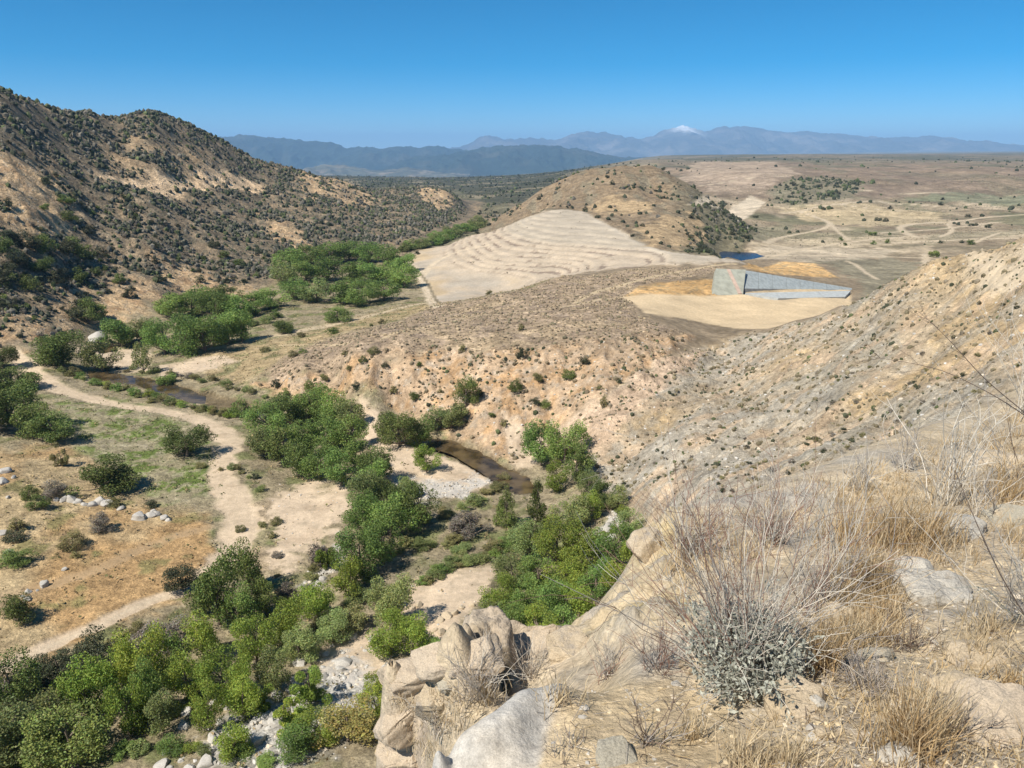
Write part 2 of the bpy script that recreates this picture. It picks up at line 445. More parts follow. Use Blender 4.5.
M['bare'] = np.maximum.reduce([
    poly_mask([(0,148),(20,155),(55,168),(72,190),(60,215),(70,238),(30,242),(8,225),(0,190),(-20,170)], 7, 2.5),
    poly_mask([(55,300),(95,276),(150,282),(165,300),(130,318),(95,324),(60,330)], 6, 3),
    poly_mask([(150,258),(190,262),(215,280),(252,290),(255,300),(200,300),(165,280)], 6, 3),
    poly_mask([(105,150),(180,136),(222,160),(190,176),(130,176),(100,166)], 8, 3) * .4,
    poly_mask([(262,212),(285,220),(310,245),(318,256),(298,256),(272,235)], 4, 2),
    poly_mask([(295,176),(345,178),(370,192),(380,205),(350,205),(300,190)], 4, 3) * .7,
    poly_mask([(415,190),(448,192),(455,205),(440,213),(425,200)], 3, 1.5),
    poly_mask([(0,330),(40,318),(55,340),(0,352)], 5, 3)])
M['cut'] = np.maximum(line_mask([(104,176),(150,178),(200,180),(230,177),(255,184)], [16, 26, 16, 34, 22], .5, .25), line_mask([(255,184),(300,197),(345,203)], [20, 10, 16], .6, .5) * .7)
M['terrace'] = np.maximum.reduce([poly_mask([(688,206),(700,196.5),(750,193.5),(766,200),(760,208),(722,211)], 1.5, .4),
    poly_mask([(735,258),(768,245),(830,247),(900,250),(880,258),(800,262)], 3, 1) * .6])
M['plaintracks'] = np.maximum.reduce([
    line_mask([(772,257),(812,248),(860,241),(905,237)], 5, .6, .3), line_mask([(925,254),(980,248),(1040,245)], 5, .6, .3), line_mask([(880,233),(940,229),(1000,222)], 6, .6, .3),
    line_mask([(830,222),(838,232),(850,240)], 4, .6, .2), line_mask([(940,237),(952,231),(948,224)], 5, .6, .2), line_mask([(780,213),(840,207),(890,205),(940,208)], 7, .6, .3),
    line_mask([(860,192),(920,196),(1000,199)], 9, .7, .5), line_mask([(975,243),(985,238),(1000,233)], 4, .6, .2),
    line_mask([(766,243),(788,236),(822,229),(829,223),(815,217),(800,213)], 6, .5, .1),
    line_mask([(846,261),(856,265),(866,273),(877,279)], 3.5, .5, .1),
    line_mask([(1040,214),(990,217),(960,221),(915,224),(900,228),(912,236),(925,237)], 9, .5, .2),
    line_mask([(760,256),(850,256),(930,258)], 5, .6, .3), line_mask([(890,243),(960,240),(1030,238)], 8, .7, .4),
    line_mask([(830,206),(880,212),(930,214)], 6, .6, .2), line_mask([(700,187),(740,180),(800,178)], 6, .6, .2)])
M['orange'] = np.maximum.reduce([poly_mask([(640,286),(700,280),(715,280),(717,296),(624,297)], 2, .5), poly_mask([(742,266),(780,262),(815,264),(838,278),(800,276),(760,272)], 2, .5)])
M['cloth'] = M['mesa'] = poly_mask([(700,205,1250),(780,200),(900,200),(1024,196),(1300,196,1300),(1300,160,2300),(900,168,2300),(660,165,2300),(650,175,1500)], 6, 2)
M['tan'] = poly_mask([(545,432),(560,400),(620,372),(680,352),(705,350),(690,372),(650,400),(610,440),(585,462),(560,465)], 5, 2)

slopeg = np.zeros_like(BZ)
hill_up = smooth(3, 22, BZ) * M['hill']
# relief
far_fade = 1 - smooth(1200, 2500, GY)
H = BZ.copy()
wx = fbm(GX, GY, 60, 2) * 14; wy = fbm(GX + 300, GY, 60, 2) * 14
rg = ridged(GX + wx, GY + wy, 62, 5, .52)
rs = ridged(GX * .33 + wx * .8, GY + wy * 1.1, 52, 5, .5)
crestk = 1 - smooth(62, 100, BZ) * .85
H += hill_up * ((rs * 6.0 - 2.6) * crestk + rg * 1.3 - .9) * far_fade
H += hill_up * M['bare'] * ridged(GX + wx * .5, GY * .6 + wy * .5, 16, 4, .6) * 1.8
kn = M['knoll'] * smooth(4, 18, BZ)
H -= hill_up * M['cut'] * 1.5
H += kn * (ridged(GX + wx * .4, GY * .35, 40, 5, .55) * 2.6 - .6)
ga1 = (GX * .60 - GY * .80); ga2 = (GX * .80 + GY * .60)
sl = M['slope'] * smooth(4, 14, BZ)
H += sl * (ridged(ga1 + wx * .35, ga2 * .42 + wy * .2, 20, 6, .62) * 2.0 + ridged(ga1 + wx * .3, ga2 * .35, 52, 2) * 2.2 - 1.4 + fbm(GX, GY, 4, 4) * .4) * smooth(50, 110, GY) 
H += M['bluff'] * (ridged(GX + wx * .15, GY * .35, 13, 4, .55) * 2.0 - .4 + fbm(GX, GY, 5, 3) * .4) * smooth(0, 3, BZ)
flat = np.clip(1 - M['hill'] - M['slope'] - M['bluff'] - M['dam'] * .9 - M['knoll'] - M['pad'] - M['road'] * .7 - M['creek'] - M['sand'] * .5, 0, 1)
H += flat * (fbm(GX, GY, 14, 5, .55) * 0.45) * smooth(5000, 1000, GY)
H += smooth(1000, 2600, GY) * fbm(GX, GY, 420, 4) * 5 * (1 - M['mesa'] * .4)
H += M['mesa'] * ridged(GX, GY * .4, 130, 3) * 1.5
H += M['sand'] * fbm(GX, GY, 7, 4) * .25
H += M['gravel'] * fbm(GX, GY, 2.2, 3) * .35
H -= M['road'] * .25 + M['track'] * .1
H += M['dam'] * fbm(GX, GY, 5, 4) * .26
M['apronbed'] = poly_mask([(772,299.5),(850,298),(856,290.5),(742,293)], 1.5, .2)
zc = BZ + fbm(GX, GY, 80, 3) * .7
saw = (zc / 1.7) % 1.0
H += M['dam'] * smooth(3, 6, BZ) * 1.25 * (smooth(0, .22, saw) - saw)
H += (GY > 1000) * (GY < 2600) * smooth(540 - 512, 640 - 512, GA * F) * ridged(GX, GY * .6, 260, 4) * 6
# the creek is cut into its bed; its surface is level across
WATER = -1.0
cm = smooth(.15, .6, M['creek'])
H = H * (1 - cm) + (BZ - 1.1) * cm
H = H * (1 - M['pool']) + 1.5 * M['pool']
H += M['orange'] * ridged(GX, GY * .4, 7, 4, .6) * .8
H = H * (1 - M['pad']) + (BZ + fbm(GX, GY, 20, 3) * .1) * M['pad']

H -= M['apronbed'] * 1.1

# own colours of the ground
C = np.empty(GX.shape + (3,)); C[:] = (.235, .185, .125)
def paint(m, col, k=1.0):
    global C
    m = np.clip(m * k, 0, 1)[..., None]
    C = C * (1 - m) + np.array(col) * m
n1 = fbm(GX, GY, 40, 4); n2 = fbm(GX + 500, GY, 9, 4); n3 = fbm(GX, GY + 900, 160, 4); n4 = fbm(GX + 90, GY - 70, 3, 3)
farb = smooth(560, 800, GY) * (1 - M['knoll']) * (1 - M['hill'])
paint(farb * smooth(-.1, .3, n3), (.33, .265, .18))
paint(farb * smooth(.1, .4, -n3), (.155, .145, .09)); paint(farb * smooth(.05, .3, fbm(GX + 800, GY * .5, 70, 4)), (.19, .175, .105), .8)
paint(farb * smooth(.15, .45, fbm(GX, GY * .5 + 70, 90, 4)), (.42, .34, .24), .8)
paint(M['mesa'], (.215, .165, .12)); paint(M['mesa'] * smooth(0, .4, n3), (.255, .195, .135)); paint(M['mesa'] * smooth(.1, .4, fbm(GX, GY * .4, 120, 4)), (.18, .155, .105), .8)
paint(smooth(1800, 2600, GY) * smooth(560 - 512, 700 - 512, GA * F), (.20, .165, .12))
paint(smooth(1900, 3200, GY) * smooth(-.1, .25, fbm(GX, GY * .6, 600, 5, .6)) , (.10, .105, .08), .9)
paint(smooth(1300, 1900, GY) * smooth(.1, .3, fbm(GX + 50, GY * .6, 160, 5, .6)), (.13, .125, .085), .8)
paint(smooth(1100, 1500, GY) * (1 - smooth(560 - 512, 640 - 512, GA * F)), (.075, .075, .052))
paint(smooth(1100, 1500, GY) * (1 - smooth(560 - 512, 640 - 512, GA * F)) * smooth(.1, .35, n3), (.26, .22, .15), .8)
def band(pix, col, k=.85):
    paint(poly_mask(pix, 3, 2.5), col, k)
band([(780,208),(850,204),(935,213),(945,222),(870,227),(800,220)], (.42, .335, .21))
band([(900,203),(960,195),(1100,192),(1100,203)], (.19, .195, .125))
band([(770,232),(840,233),(905,229),(900,243),(850,246),(780,248)], (.235, .205, .135), .7)
band([(800,258),(870,258),(920,262),(900,285),(860,282),(830,266)], (.215, .195, .135), .8)
band([(770,190),(800,180),(835,178),(870,186),(850,200),(800,206),(770,203)], (.20, .18, .12), .8)
band([(740,244),(800,239),(1060,229),(1060,236),(900,244),(760,252)], (.45, .365, .25), .75)
band([(925,236),(1060,226),(1060,231),(930,243)], (.24, .21, .14), .7)
band([(850,250),(930,246),(1060,240),(1060,243),(930,252)], (.42, .34, .235), .8)
band([(655,169),(700,163),(770,163),(800,175),(760,191),(712,193),(690,182)], (.34, .265, .195), .85)
band([(690,214),(720,210),(800,222),(770,240),(750,240)], (.22, .20, .13), .8)
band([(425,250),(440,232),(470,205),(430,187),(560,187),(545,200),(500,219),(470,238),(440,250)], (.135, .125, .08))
# valley floor
near = 1 - smooth(520, 640, GY)
vf = near * np.clip(1 - M['hill'] - M['slope'] - M['bluff'] - M['plateau'] - M['dam'] - M['pad'] - M['orange'] - M['knoll'] - smooth(400, 430, GY) * smooth(600 - 512, 640 - 512, GA * F) - smooth(225, 245, GY) * smooth(535 - 512, 570 - 512, GA * F), 0, 1)
paint(vf, (.27, .225, .145))
paint(vf * smooth(-.05, .35, n2), (.16, .165, .075))
paint(vf * smooth(.05, .4, n1), (.30, .25, .17), .7)
paint(M['field'], (.35, .27, .155)); paint(M['field'] * smooth(.05, .35, n2), (.20, .20, .10), .8)
paint(M['dry'], (.39, .255, .125)); paint(M['dry'] * smooth(-.05, .3, n1), (.39, .30, .175)); paint(M['dry'] * smooth(.2, .45, n2), (.21, .19, .08), .8)
paint(M['green'], (.28, .245, .155)); paint(M['green'] * smooth(-.15, .18, n2 + .6 * n4), (.12, .165, .04), .95); paint(M['green'] * smooth(.1, .4, n4), (.36, .31, .22), .7)
# hills
paint(M['hill'], (.245, .19, .128)); paint(M['hill'] * smooth(-.05, .35, n1), (.32, .24, .155)); paint(M['hill'] * smooth(.05, .4, -n2), (.165, .14, .105), .8); paint(M['hill'] * smooth(.0, .3, n4) * (1 - M['bare']), (.13, .12, .085), .8)
paint(M['bare'], (.51, .365, .215)); paint(M['bare'] * smooth(.0, .35, n2), (.42, .28, .16)); paint(M['bare'] * smooth(.1, .4, -n4), (.34, .27, .19), .8)
paint(M['cut'], (.66, .48, .30))
# plateau and bluff
paint(M['plateau'], (.375, .285, .195)); paint(M['plateau'] * smooth(.05, .4, n1), (.43, .33, .215)); paint(M['plateau'] * smooth(.05, .4, -n2), (.325, .25, .18))
paint(M['bluff'], (.455, .33, .215)); paint(M['bluff'] * smooth(-.1, .3, n2), (.45, .29, .155), .9); paint(M['bluff'] * smooth(.05, .4, -n4), (.40, .33, .25), .8)
paint(M['bluff'] * smooth(16, 20, BZ), (.33, .25, .17), .7)
# right hillside
paint(M['slope'], (.385, .31, .215)); paint(M['slope'] * smooth(.05, .4, n1 + .5 * n2), (.345, .305, .235)); paint(M['slope'] * smooth(.05, .4, -n1 + .4 * n4), (.43, .32, .185))
strk = fbm(ga1 + wx * .2, ga2 * .4, 7, 5, .6)
paint(M['slope'] * smooth(-.05, .3, fbm(GX + 40, GY, 55, 4) + .4 * n4), (.345, .315, .26), .8)
paint(M['slope'] * smooth(.15, .5, strk), (.37, .34, .28), .5); paint(M['slope'] * smooth(.12, .42, -strk), (.45, .34, .23), .8)
paint(M['tan'] * M['slope'], (.52, .385, .27), .85)
paint(M['slope'] * smooth(160, 215, GY) * smooth(880 - 512, 950 - 512, GA * F), (.45, .32, .165), .7)
# dam, knoll, works
paint(M['dam'], (.455, .375, .28))
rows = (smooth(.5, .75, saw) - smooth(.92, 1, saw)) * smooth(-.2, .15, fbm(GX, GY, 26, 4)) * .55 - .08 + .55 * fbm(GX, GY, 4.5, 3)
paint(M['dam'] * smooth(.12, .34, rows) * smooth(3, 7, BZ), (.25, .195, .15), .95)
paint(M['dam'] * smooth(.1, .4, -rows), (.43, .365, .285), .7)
paint(M['dam'] * smooth(15.5, 18.5, BZ), (.42, .365, .285), .8)
paint(M['crest'], (.46, .40, .315), .9)
paint(M['dam'] * (1 - smooth(1.5, 5, BZ)) * smooth(-.1, .3, n1), (.44, .34, .21), .8)
paint(M['dam'] * (1 - smooth(.5, 6, BZ)) * smooth(.0, .35, -n1), (.37, .33, .27), .7)
paint(M['knoll'], (.235, .178, .115)); paint(M['knoll'] * smooth(.0, .35, n1), (.275, .205, .13)); paint(M['knoll'] * smooth(.1, .4, -n2), (.245, .195, .135), .9)
paint(M['knoll'] * smooth(.1, .4, fbm(GX, GY * .25, 14, 4)), (.22, .19, .13), .8)
paint(M['cutk'], (.43, .315, .185), .85)
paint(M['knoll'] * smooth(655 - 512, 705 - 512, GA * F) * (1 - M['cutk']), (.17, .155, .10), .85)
paint(M['pad'], (.56, .435, .275)); paint(M['pad'] * smooth(.1, .5, n1), (.50, .39, .25))
paint(M['orange'], (.53, .34, .155)); paint(M['orange'] * smooth(.1, .4, n4 + n2), (.34, .26, .15), .9)
paint(M['terrace'], (.50, .42, .31))
paint(M['dust'], (.35, .275, .18)); paint(M['dust'] * smooth(.15, .4, n2 + n4 * .5), (.28, .25, .14), .8)
paint(M['sand'], (.54, .43, .31)); paint(M['sand'] * smooth(.1, .4, n2), (.48, .375, .265)); paint(M['sand'] * smooth(.2, .4, n4), (.40, .325, .235), .6)
paint(M['gravel'], (.44, .42, .385), .85)
paint(M['fieldroad'], (.47, .38, .26), .85)
paint(M['track'], (.36, .265, .165), .55)
paint(M['road'], (.52, .415, .295)); paint(M['road'] * smooth(.1, .4, n4), (.41, .32, .22), .6)
paint(_two, (.52, .43, .31), .7)
paint(M['trail'], (.47, .375, .24), .85); paint(M['toeroad'], (.53, .44, .32)); paint(M['plaintracks'], (.50, .41, .29), .9); paint(M['ditch'], (.17, .14, .09), .9)
paint(smooth(.05, .4, M['creek']), (.16, .125, .075))

# split the sheet into the named pieces of the setting (shared vertices along the seams)
cls = np.zeros(GX.shape, int)
names = ['desert_plain', 'valley_floor', 'scrub_hills', 'rocky_hillside', 'creek_bluff', 'scrub_plateau', 'scrub_knoll', 'earth_dam', 'bare_pad', 'sand_bar', 'dirt_road', 'foot_trail', 'creek_bed']
cls[vf > .5] = 1
for i, k in [(2, 'hill'), (3, 'slope'), (4, 'bluff'), (5, 'plateau'), (6, 'knoll'), (7, 'dam'), (8, 'pad'), (9, 'sand'), (10, 'road'), (11, 'trail'), (12, 'creek')]:
    cls[M[k] > .5] = i
for k in ('toeroad', 'fieldroad', 'plaintracks'): cls[M[k] > .5] = 10
cls[M['track'] > .6] = 10
ny, nx = GX.shape
ii = np.arange(ny * nx).reshape(ny, nx)
quads = np.stack([ii[:-1, :-1], ii[:-1, 1:], ii[1:, 1:], ii[1:, :-1]], -1).reshape(-1, 4)
qc = cls[:-1, :-1].ravel()
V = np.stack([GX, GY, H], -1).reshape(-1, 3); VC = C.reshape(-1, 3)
# smooth normals across the seams come from the whole sheet
def sheet_normals():
    P = np.stack([GX, GY, H], -1)
    du = np.gradient(P, axis=1); dv = np.gradient(P, axis=0)
    nn = np.cross(du, dv); nn /= np.linalg.norm(nn, axis=-1, keepdims=True) + 1e-12
    return nn.reshape(-1, 3)
VN = sheet_normals()
M_near = soil_mat('ground_soil', (0.22, .8, 2.6), .36, .9, 1.2, dist=.6)
M_hill = soil_mat('hill_soil', (0.12, 0.45, 1.3), .40, 1.0, .55, dist=1.6)
M_far = soil_mat('plain_soil', (0.02, 0.09, 0.4), .32, .5, .15, dist=1.5)
M_dam = soil_mat('dam_rock', (0.08, 0.9), .16, .5, 1.0, dist=.4)
M_slope = soil_mat('slope_soil', (0.12, 0.7, 3.2), .34, .9, 1.3, dist=.7)
M_trod = soil_mat('trodden_sand', (0.15, .9, 5.0), .15, .6, 2.0, dist=.25)
mats = [M_far, M_near, M_hill, M_slope, M_slope, M_hill, M_hill, M_dam, M_dam, M_trod, M_trod, M_trod, M_near]
for i, nm in enumerate(names):
    q = quads[qc == i]
    if not len(q): continue
    u, inv = np.unique(q, return_inverse=True)
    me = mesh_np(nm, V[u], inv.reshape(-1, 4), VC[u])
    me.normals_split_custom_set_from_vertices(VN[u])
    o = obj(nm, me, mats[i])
    if nm == 'earth_dam':
        tag(o, 'broad pale earth dam curving round the foot of the brown knoll', 'dam')
    else:
        tag(o, kind='structure')

def ground(x, y): return grid_at(H, x, y)
# what the viewpoint can see of the ground
ang = (H - CAMZ) / GY
run = np.maximum.accumulate(ang, axis=0)
VIS = ang >= np.concatenate([np.full((1, nx), -9), run[:-1]], 0) - .012
VIS[GY < 70] = False

# water
def water(name, pix, z, mat, grow=1.12):
    P = np.array([hit(*p)[:2] for p in pix]); c = P.mean(0)
    P = c + (P - c) * grow
    me = bpy.data.meshes.new(name)
    me.from_pydata([(x, y, z) for x, y in P], [], [list(range(len(P)))])
    return tag(obj(name, me, mat), kind='structure')
def water_mat(name, col, rough, bump):
    m, nt, N, L, P = new_mat(name)
    P.inputs['Base Color'].default_value = (*col, 1); P.inputs['Roughness'].default_value = rough; P.inputs['IOR'].default_value = 1.33
    nz = N.new('ShaderNodeTexNoise'); nz.inputs['Scale'].default_value = 1.5; nz.inputs['Detail'].default_value = 3
    geo = N.new('ShaderNodeNewGeometry'); L.new(geo.outputs['Position'], nz.inputs['Vector'])
    bp = N.new('ShaderNodeBump'); bp.inputs['Strength'].default_value = bump; bp.inputs['Distance'].default_value = .05
    L.new(nz.outputs['Fac'], bp.inputs['Height']); L.new(bp.outputs['Normal'], P.inputs['Normal'])
    mx = N.new('ShaderNodeTexNoise'); mx.inputs['Scale'].default_value = .25; mx.inputs['Detail'].default_value = 4
    L.new(geo.outputs['Position'], mx.inputs['Vector'])
    rp = N.new('ShaderNodeValToRGB'); rp.color_ramp.elements[0].position = .4; rp.color_ramp.elements[1].position = .62
    rp.color_ramp.elements[0].color = (*[c * .55 for c in col], 1); rp.color_ramp.elements[1].color = (*[c * 1.5 for c in col], 1)
    L.new(mx.outputs['Fac'], rp.inputs['Fac']); L.new(rp.outputs['Color'], P.inputs['Base Color'])
    return m
W_creek = water_mat('creek_water', (.085, .06, .03), .08, .2)
W_pool = water_mat('pool_water', (.015, .022, .04), .25, .3)
def creek_level(pix): return float(np.median([hit(*p)[2] for p in pix])) - .55
for p in creek_px: water('creek_water', p, creek_level(p), W_creek)
water('pool_water', [(710,254),(722,251.5),(755,251),(764,256),(745,259.5),(722,258)], 1.75, W_pool)

# distant mountains: real ridges with flanks, far to near
def mountain(name, crest, Y, depth, zb, rough, cols, lam, snow=None, spur=.5):
    us = np.array([c[0] for c in crest], float); vs = np.array([c[1] for c in crest], float)
    uu = np.arange(us[0], us[-1] + .1, 1.2)
    vv = np.interp(uu, us, vs)
    ts = np.concatenate([np.linspace(-1, 0, 46), np.linspace(.05, 1, 12)])
    U, T = np.meshgrid(uu, ts)
    Vc = np.interp(U, uu, vv)
    X0 = (U - 512) / F * Y
    Zc = np.empty(U.shape)
    zc_ = np.array([at_y(a, b, Y)[2] for a, b in zip(uu, vv)])
    Zc[:] = zc_
    X = X0; Yv = Y + T * depth
    prof = (1 - np.abs(T)) ** 1.25
    edge = np.clip(np.minimum(U - us[0], us[-1] - U) / 8, 0, 1)
    warp = fbm(X, Yv, lam * 2.5, 3) * lam * .6
    rgd = ridged(X + warp, Yv * .45, lam, 5, .55)
    wgt = np.clip(np.abs(T) * 3, 0, 1) * np.clip((1 - np.abs(T)) * 2, 0, 1)
    Z = zb + (Zc - zb) * (prof + rgd * wgt * spur * .35) * 1.0
    Z += ridged(X, Yv * .7, lam * .6, 6, .58) * rough * .95 * np.clip((1 - np.abs(T)) * 2.2, 0, 1)
    Z += ridged(X, Yv, lam * .3, 3) * rough * np.clip((1 - np.abs(T)) * 3, 0, 1) * .4
    c = np.empty(U.shape + (3,)); c[:] = cols[0]
    mm = smooth(-.1, .5, fbm(X, Yv, lam * .7, 4))[..., None]
    c = c * (1 - mm) + np.array(cols[1]) * mm
    if snow is not None:
        for (su, sw, zs) in snow:
            k = np.exp(-((U - su) / sw) ** 2) * smooth(zs, zs + .16, prof + .32 * rgd * wgt + .12 * fbm(X, Yv, lam * .4, 3))
            k = np.clip(k * 1.6, 0, 1)[..., None]
            c = c * (1 - k) + np.array((.85, .86, .88)) * k
    h_, w_ = U.shape
    idx = np.arange(h_ * w_).reshape(h_, w_)
    q = np.stack([idx[:-1, :-1], idx[:-1, 1:], idx[1:, 1:], idx[1:, :-1]], -1).reshape(-1, 4)
    me = mesh_np(name, np.stack([X, Yv, Z], -1).reshape(-1, 3), q, c.reshape(-1, 3))
    return tag(obj(name, me, M_mtn), kind='structure')
M_mtn = soil_mat('mountain_rock', (.002, .008), .25, .5, .004, dist=40)
dk = [(.028, .04, .034), (.055, .058, .045)]
rk = [(.085, .08, .075), (.17, .15, .135)]
mountain('mountain_range', [(380,153),(420,152),(455,150),(470,146),(480,139),(491,136.5),(500,139),(515,141),(530,139),(540,139.5),(552,142),(565,137),(583,133),(598,134),(612,136),(630,140),(645,136),(655,132),(664,128.5),(674,126),(684,130),(694,132),(705,128.5),(718,128),(735,127),(750,131),(770,133),(790,132.5),(815,135),(840,136.5),(865,139),(880,138),(905,137),(920,137.5),(940,142),(965,145.5),(990,149),(1010,151),(1030,153)],
         34000, 8000, -300, 100, rk, 2100, snow=[(674, 10, .72)], spur=.85)
mountain('mountain_range', [(170,150),(200,142),(235,138.5),(265,137.5),(285,139),(300,142),(318,143),(340,145),(355,148),(365,146),(378,147),(390,150),(410,149),(440,149.5),(460,151),(480,154),(500,158),(520,163),(540,169)],
         20000, 4500, -560, 90, dk, 1750, spur=.85)
mountain('mountain_range', [(395,170),(415,160),(440,158),(455,154),(475,152),(490,149),(500,147.5),(520,146.5),(545,147),(560,148.5),(580,152),(600,156),(625,159),(650,161),(680,164)],
         16500, 3200, -440, 80, dk, 1400, spur=.85)
mountain('foothill', [(305,172),(325,166),(345,165),(365,169),(385,172),(410,168),(425,171),(445,174),(470,176)], 12500, 1200, -320, 24, [(.10, .10, .075), (.24, .20, .15)], 540, spur=.8)
# ------------------------------------------------------------------ vegetation: shapes
def rand_dirs(n, g):
    d = g.normal(size=(n, 3)); return d / np.linalg.norm(d, axis=1, keepdims=True)

def leaf_quads(P, nrm, size, g, aspect=1.0):
    """one small four-sided leaf clump at each point, facing roughly along nrm"""
    n = len(P)
    N_ = nrm * .55 + rand_dirs(n, g) * .75
    N_ /= np.linalg.norm(N_, axis=1, keepdims=True) + 1e-9
    t = np.cross(N_, rand_dirs(n, g)); t /= np.linalg.norm(t, axis=1, keepdims=True) + 1e-9
    b = np.cross(N_, t)
    s = (size * g.uniform(.55, 1.35, n))[:, None]
    q = np.stack([P - t * s * .5 * aspect, P - b * s * .36 + N_ * s * .12, P + t * s * .5 * aspect, P + b * s * .36 - N_ * s * .08], 1)
    return q.reshape(-1, 3), np.arange(4 * n).reshape(-1, 4)

def tube(path, r0, r1, k=6):
    path = np.array(path, float); n = len(path); vs = []; fs = []
    for i, p in enumerate(path):
        t = path[min(i + 1, n - 1)] - path[max(i - 1, 0)]; t /= np.linalg.norm(t) + 1e-9
        a = np.cross(t, [0.31, .95, .02]); a /= np.linalg.norm(a) + 1e-9; b = np.cross(t, a)
        r = r0 + (r1 - r0) * i / (n - 1)
        for j in range(k):
            w = 2 * math.pi * j / k
            vs.append(p + r * (math.cos(w) * a + math.sin(w) * b))
    for i in range(n - 1):
        for j in range(k):
            fs.append((i * k + j, i * k + (j + 1) % k, (i + 1) * k + (j + 1) % k, (i + 1) * k + j))
    return np.array(vs), np.array(fs)

class Acc:
    def __init__(s): s.v = []; s.f = []; s.c = []; s.n = 0
    def add(s, v, f, c=None):
        s.v.append(v); s.f.append(np.asarray(f) + s.n); s.n += len(v)
        s.c.append(np.ones((len(v), 3)) if c is None else np.broadcast_to(c, (len(v), 3)))
    def mesh(s, name, sm=False): return mesh_np(name, np.concatenate(s.v), np.concatenate(s.f), np.concatenate(s.c), sm)

def plant_shape(form, seed, nleaf, leaf):
    """crown and trunk of a plant one unit wide and one unit high"""
    g = np.random.default_rng(seed)
    L = []
    if form == 'round':
        for k in range(26):
            d = rand_dirs(1, g)[0]; r = g.uniform(.35, 1) ** .6
            L.append((d * r * np.array([.37, .37, .42]) + [0, 0, .50], g.uniform(.11, .19)))
    elif form == 'dome':
        for k in range(24):
            d = rand_dirs(1, g)[0]; d[2] = abs(d[2]); r = g.uniform(.3, 1) ** .6
            L.append((d * r * np.array([.37, .37, .70]) + [0, 0, .12], g.uniform(.1, .19)))
    elif form == 'cone':
        for k in range(34):
            z = g.uniform(.08, .93); a = g.uniform(0, 6.28); r = .40 * (1 - z) ** .8 * g.uniform(.4, 1.05)
            L.append((np.array([r * math.cos(a), r * math.sin(a), z]), .06 + .12 * (1 - z)))
    elif form == 'loose':
        for k in range(20):
            d = rand_dirs(1, g)[0]; d[2] = abs(d[2]); r = g.uniform(.3, 1)
            L.append((d * r * np.array([.42, .42, .80]) + [0, 0, .08], g.uniform(.07, .14)))
    elif form == 'broad':
        for k in range(6):
            c = np.array([*(g.uniform(-.27, .27, 2)), g.uniform(.22, .68)])
            for j in range(7):
                L.append((c + rand_dirs(1, g)[0] * g.uniform(.05, .2) * np.array([1, 1, 1.3]), g.uniform(.09, .17)))
    A = Acc()
    wts = np.array([r * r for _, r in L]); wts /= wts.sum()
    for (c, r), w in zip(L, wts):
        m = max(8, int(nleaf * w))
        d = rand_dirs(m, g); rr = r * g.uniform(.25, 1.08, m) ** .45
        sq = np.array([1, 1, .85])
        P = c + d * rr[:, None] * sq
        P[:, 2] = np.maximum(P[:, 2], .01)
        q, f = leaf_quads(P, d * .7 + np.array([0, 0, .45]), leaf, g)
        base = g.uniform(.78, 1.18)
        col = base * g.uniform(.72, 1.3, (m, 1)) * np.ones((1, 3))
        col[:, 0] *= g.uniform(.85, 1.22, m); col[:, 2] *= g.uniform(.7, 1.15, m)
        A.add(q, f, np.repeat(col, 4, 0))
    T = Acc()
    if form in ('round', 'broad', 'cone', 'loose', 'dome'):
        top = .62 if form != 'cone' else .92
        tr = np.array([[0, 0, -.04], [.012, .01, .18], [-.01, .015, .38], [.01, 0, top]])
        T.add(*tube(tr, .032, .010))
        for i in g.choice(len(L), min(9, len(L)), replace=False):
            c = L[i][0]; z0 = min(max(.1, c[2] - .28), .45)
            s = np.array([0.0, .008, z0])
            T.add(*tube([s, s * .5 + c * .5 + [0, 0, -.04], c], .014, .004, 5))
    return A, T

FOL = {
    'cottonwood': leaf_mat('cottonwood_leaves', (.18, .27, .075), .32, .3, .012),
    'willow': leaf_mat('willow_leaves', (.23, .28, .11), .3, .3, .015),
    'oak': leaf_mat('oak_leaves', (.135, .18, .052), .35, .18, .012),
    'alder': leaf_mat('alder_leaves', (.255, .33, .065), .34, .35, .015),
    'grey': leaf_mat('grey_brush_twigs', (.20, .18, .155), .2, .1, .01),
    'olive': leaf_mat('olive_brush_leaves', (.21, .205, .09), .25, .2, .02),
    'gold': leaf_mat('dry_yellow_leaves', (.40, .34, .13), .2, .25, .015),
    'chap': leaf_mat('chaparral_leaves', (.070, .080, .045), .3, .12, .03),
}
BARK = bark_mat('bark', (.19, .15, .115))
SH = {}
def shape(form, seed, nleaf, leaf):
    key = (form, seed, nleaf)
    if key not in SH:
        A, T = plant_shape(form, seed, nleaf, leaf)
        SH[key] = (A.mesh('crown'), T.mesh('trunk', True))
    return SH[key]
_variants = {}
def material_copy(me, mat, key):
    if len(me.materials) == 0: me.materials.append(mat)
    return (me, mat)
def pobj(name, mm, parent=None):
    """an object that shares its mesh and wears a leaf material of its own"""
    o = link(bpy.data.objects.new(name, mm[0]), parent)
    o.material_slots[0].link = 'OBJECT'; o.material_slots[0].material = mm[1]
    return o

def slant(p): return math.sqrt(p[0] ** 2 + p[1] ** 2 + (p[2] - CAMZ) ** 2)

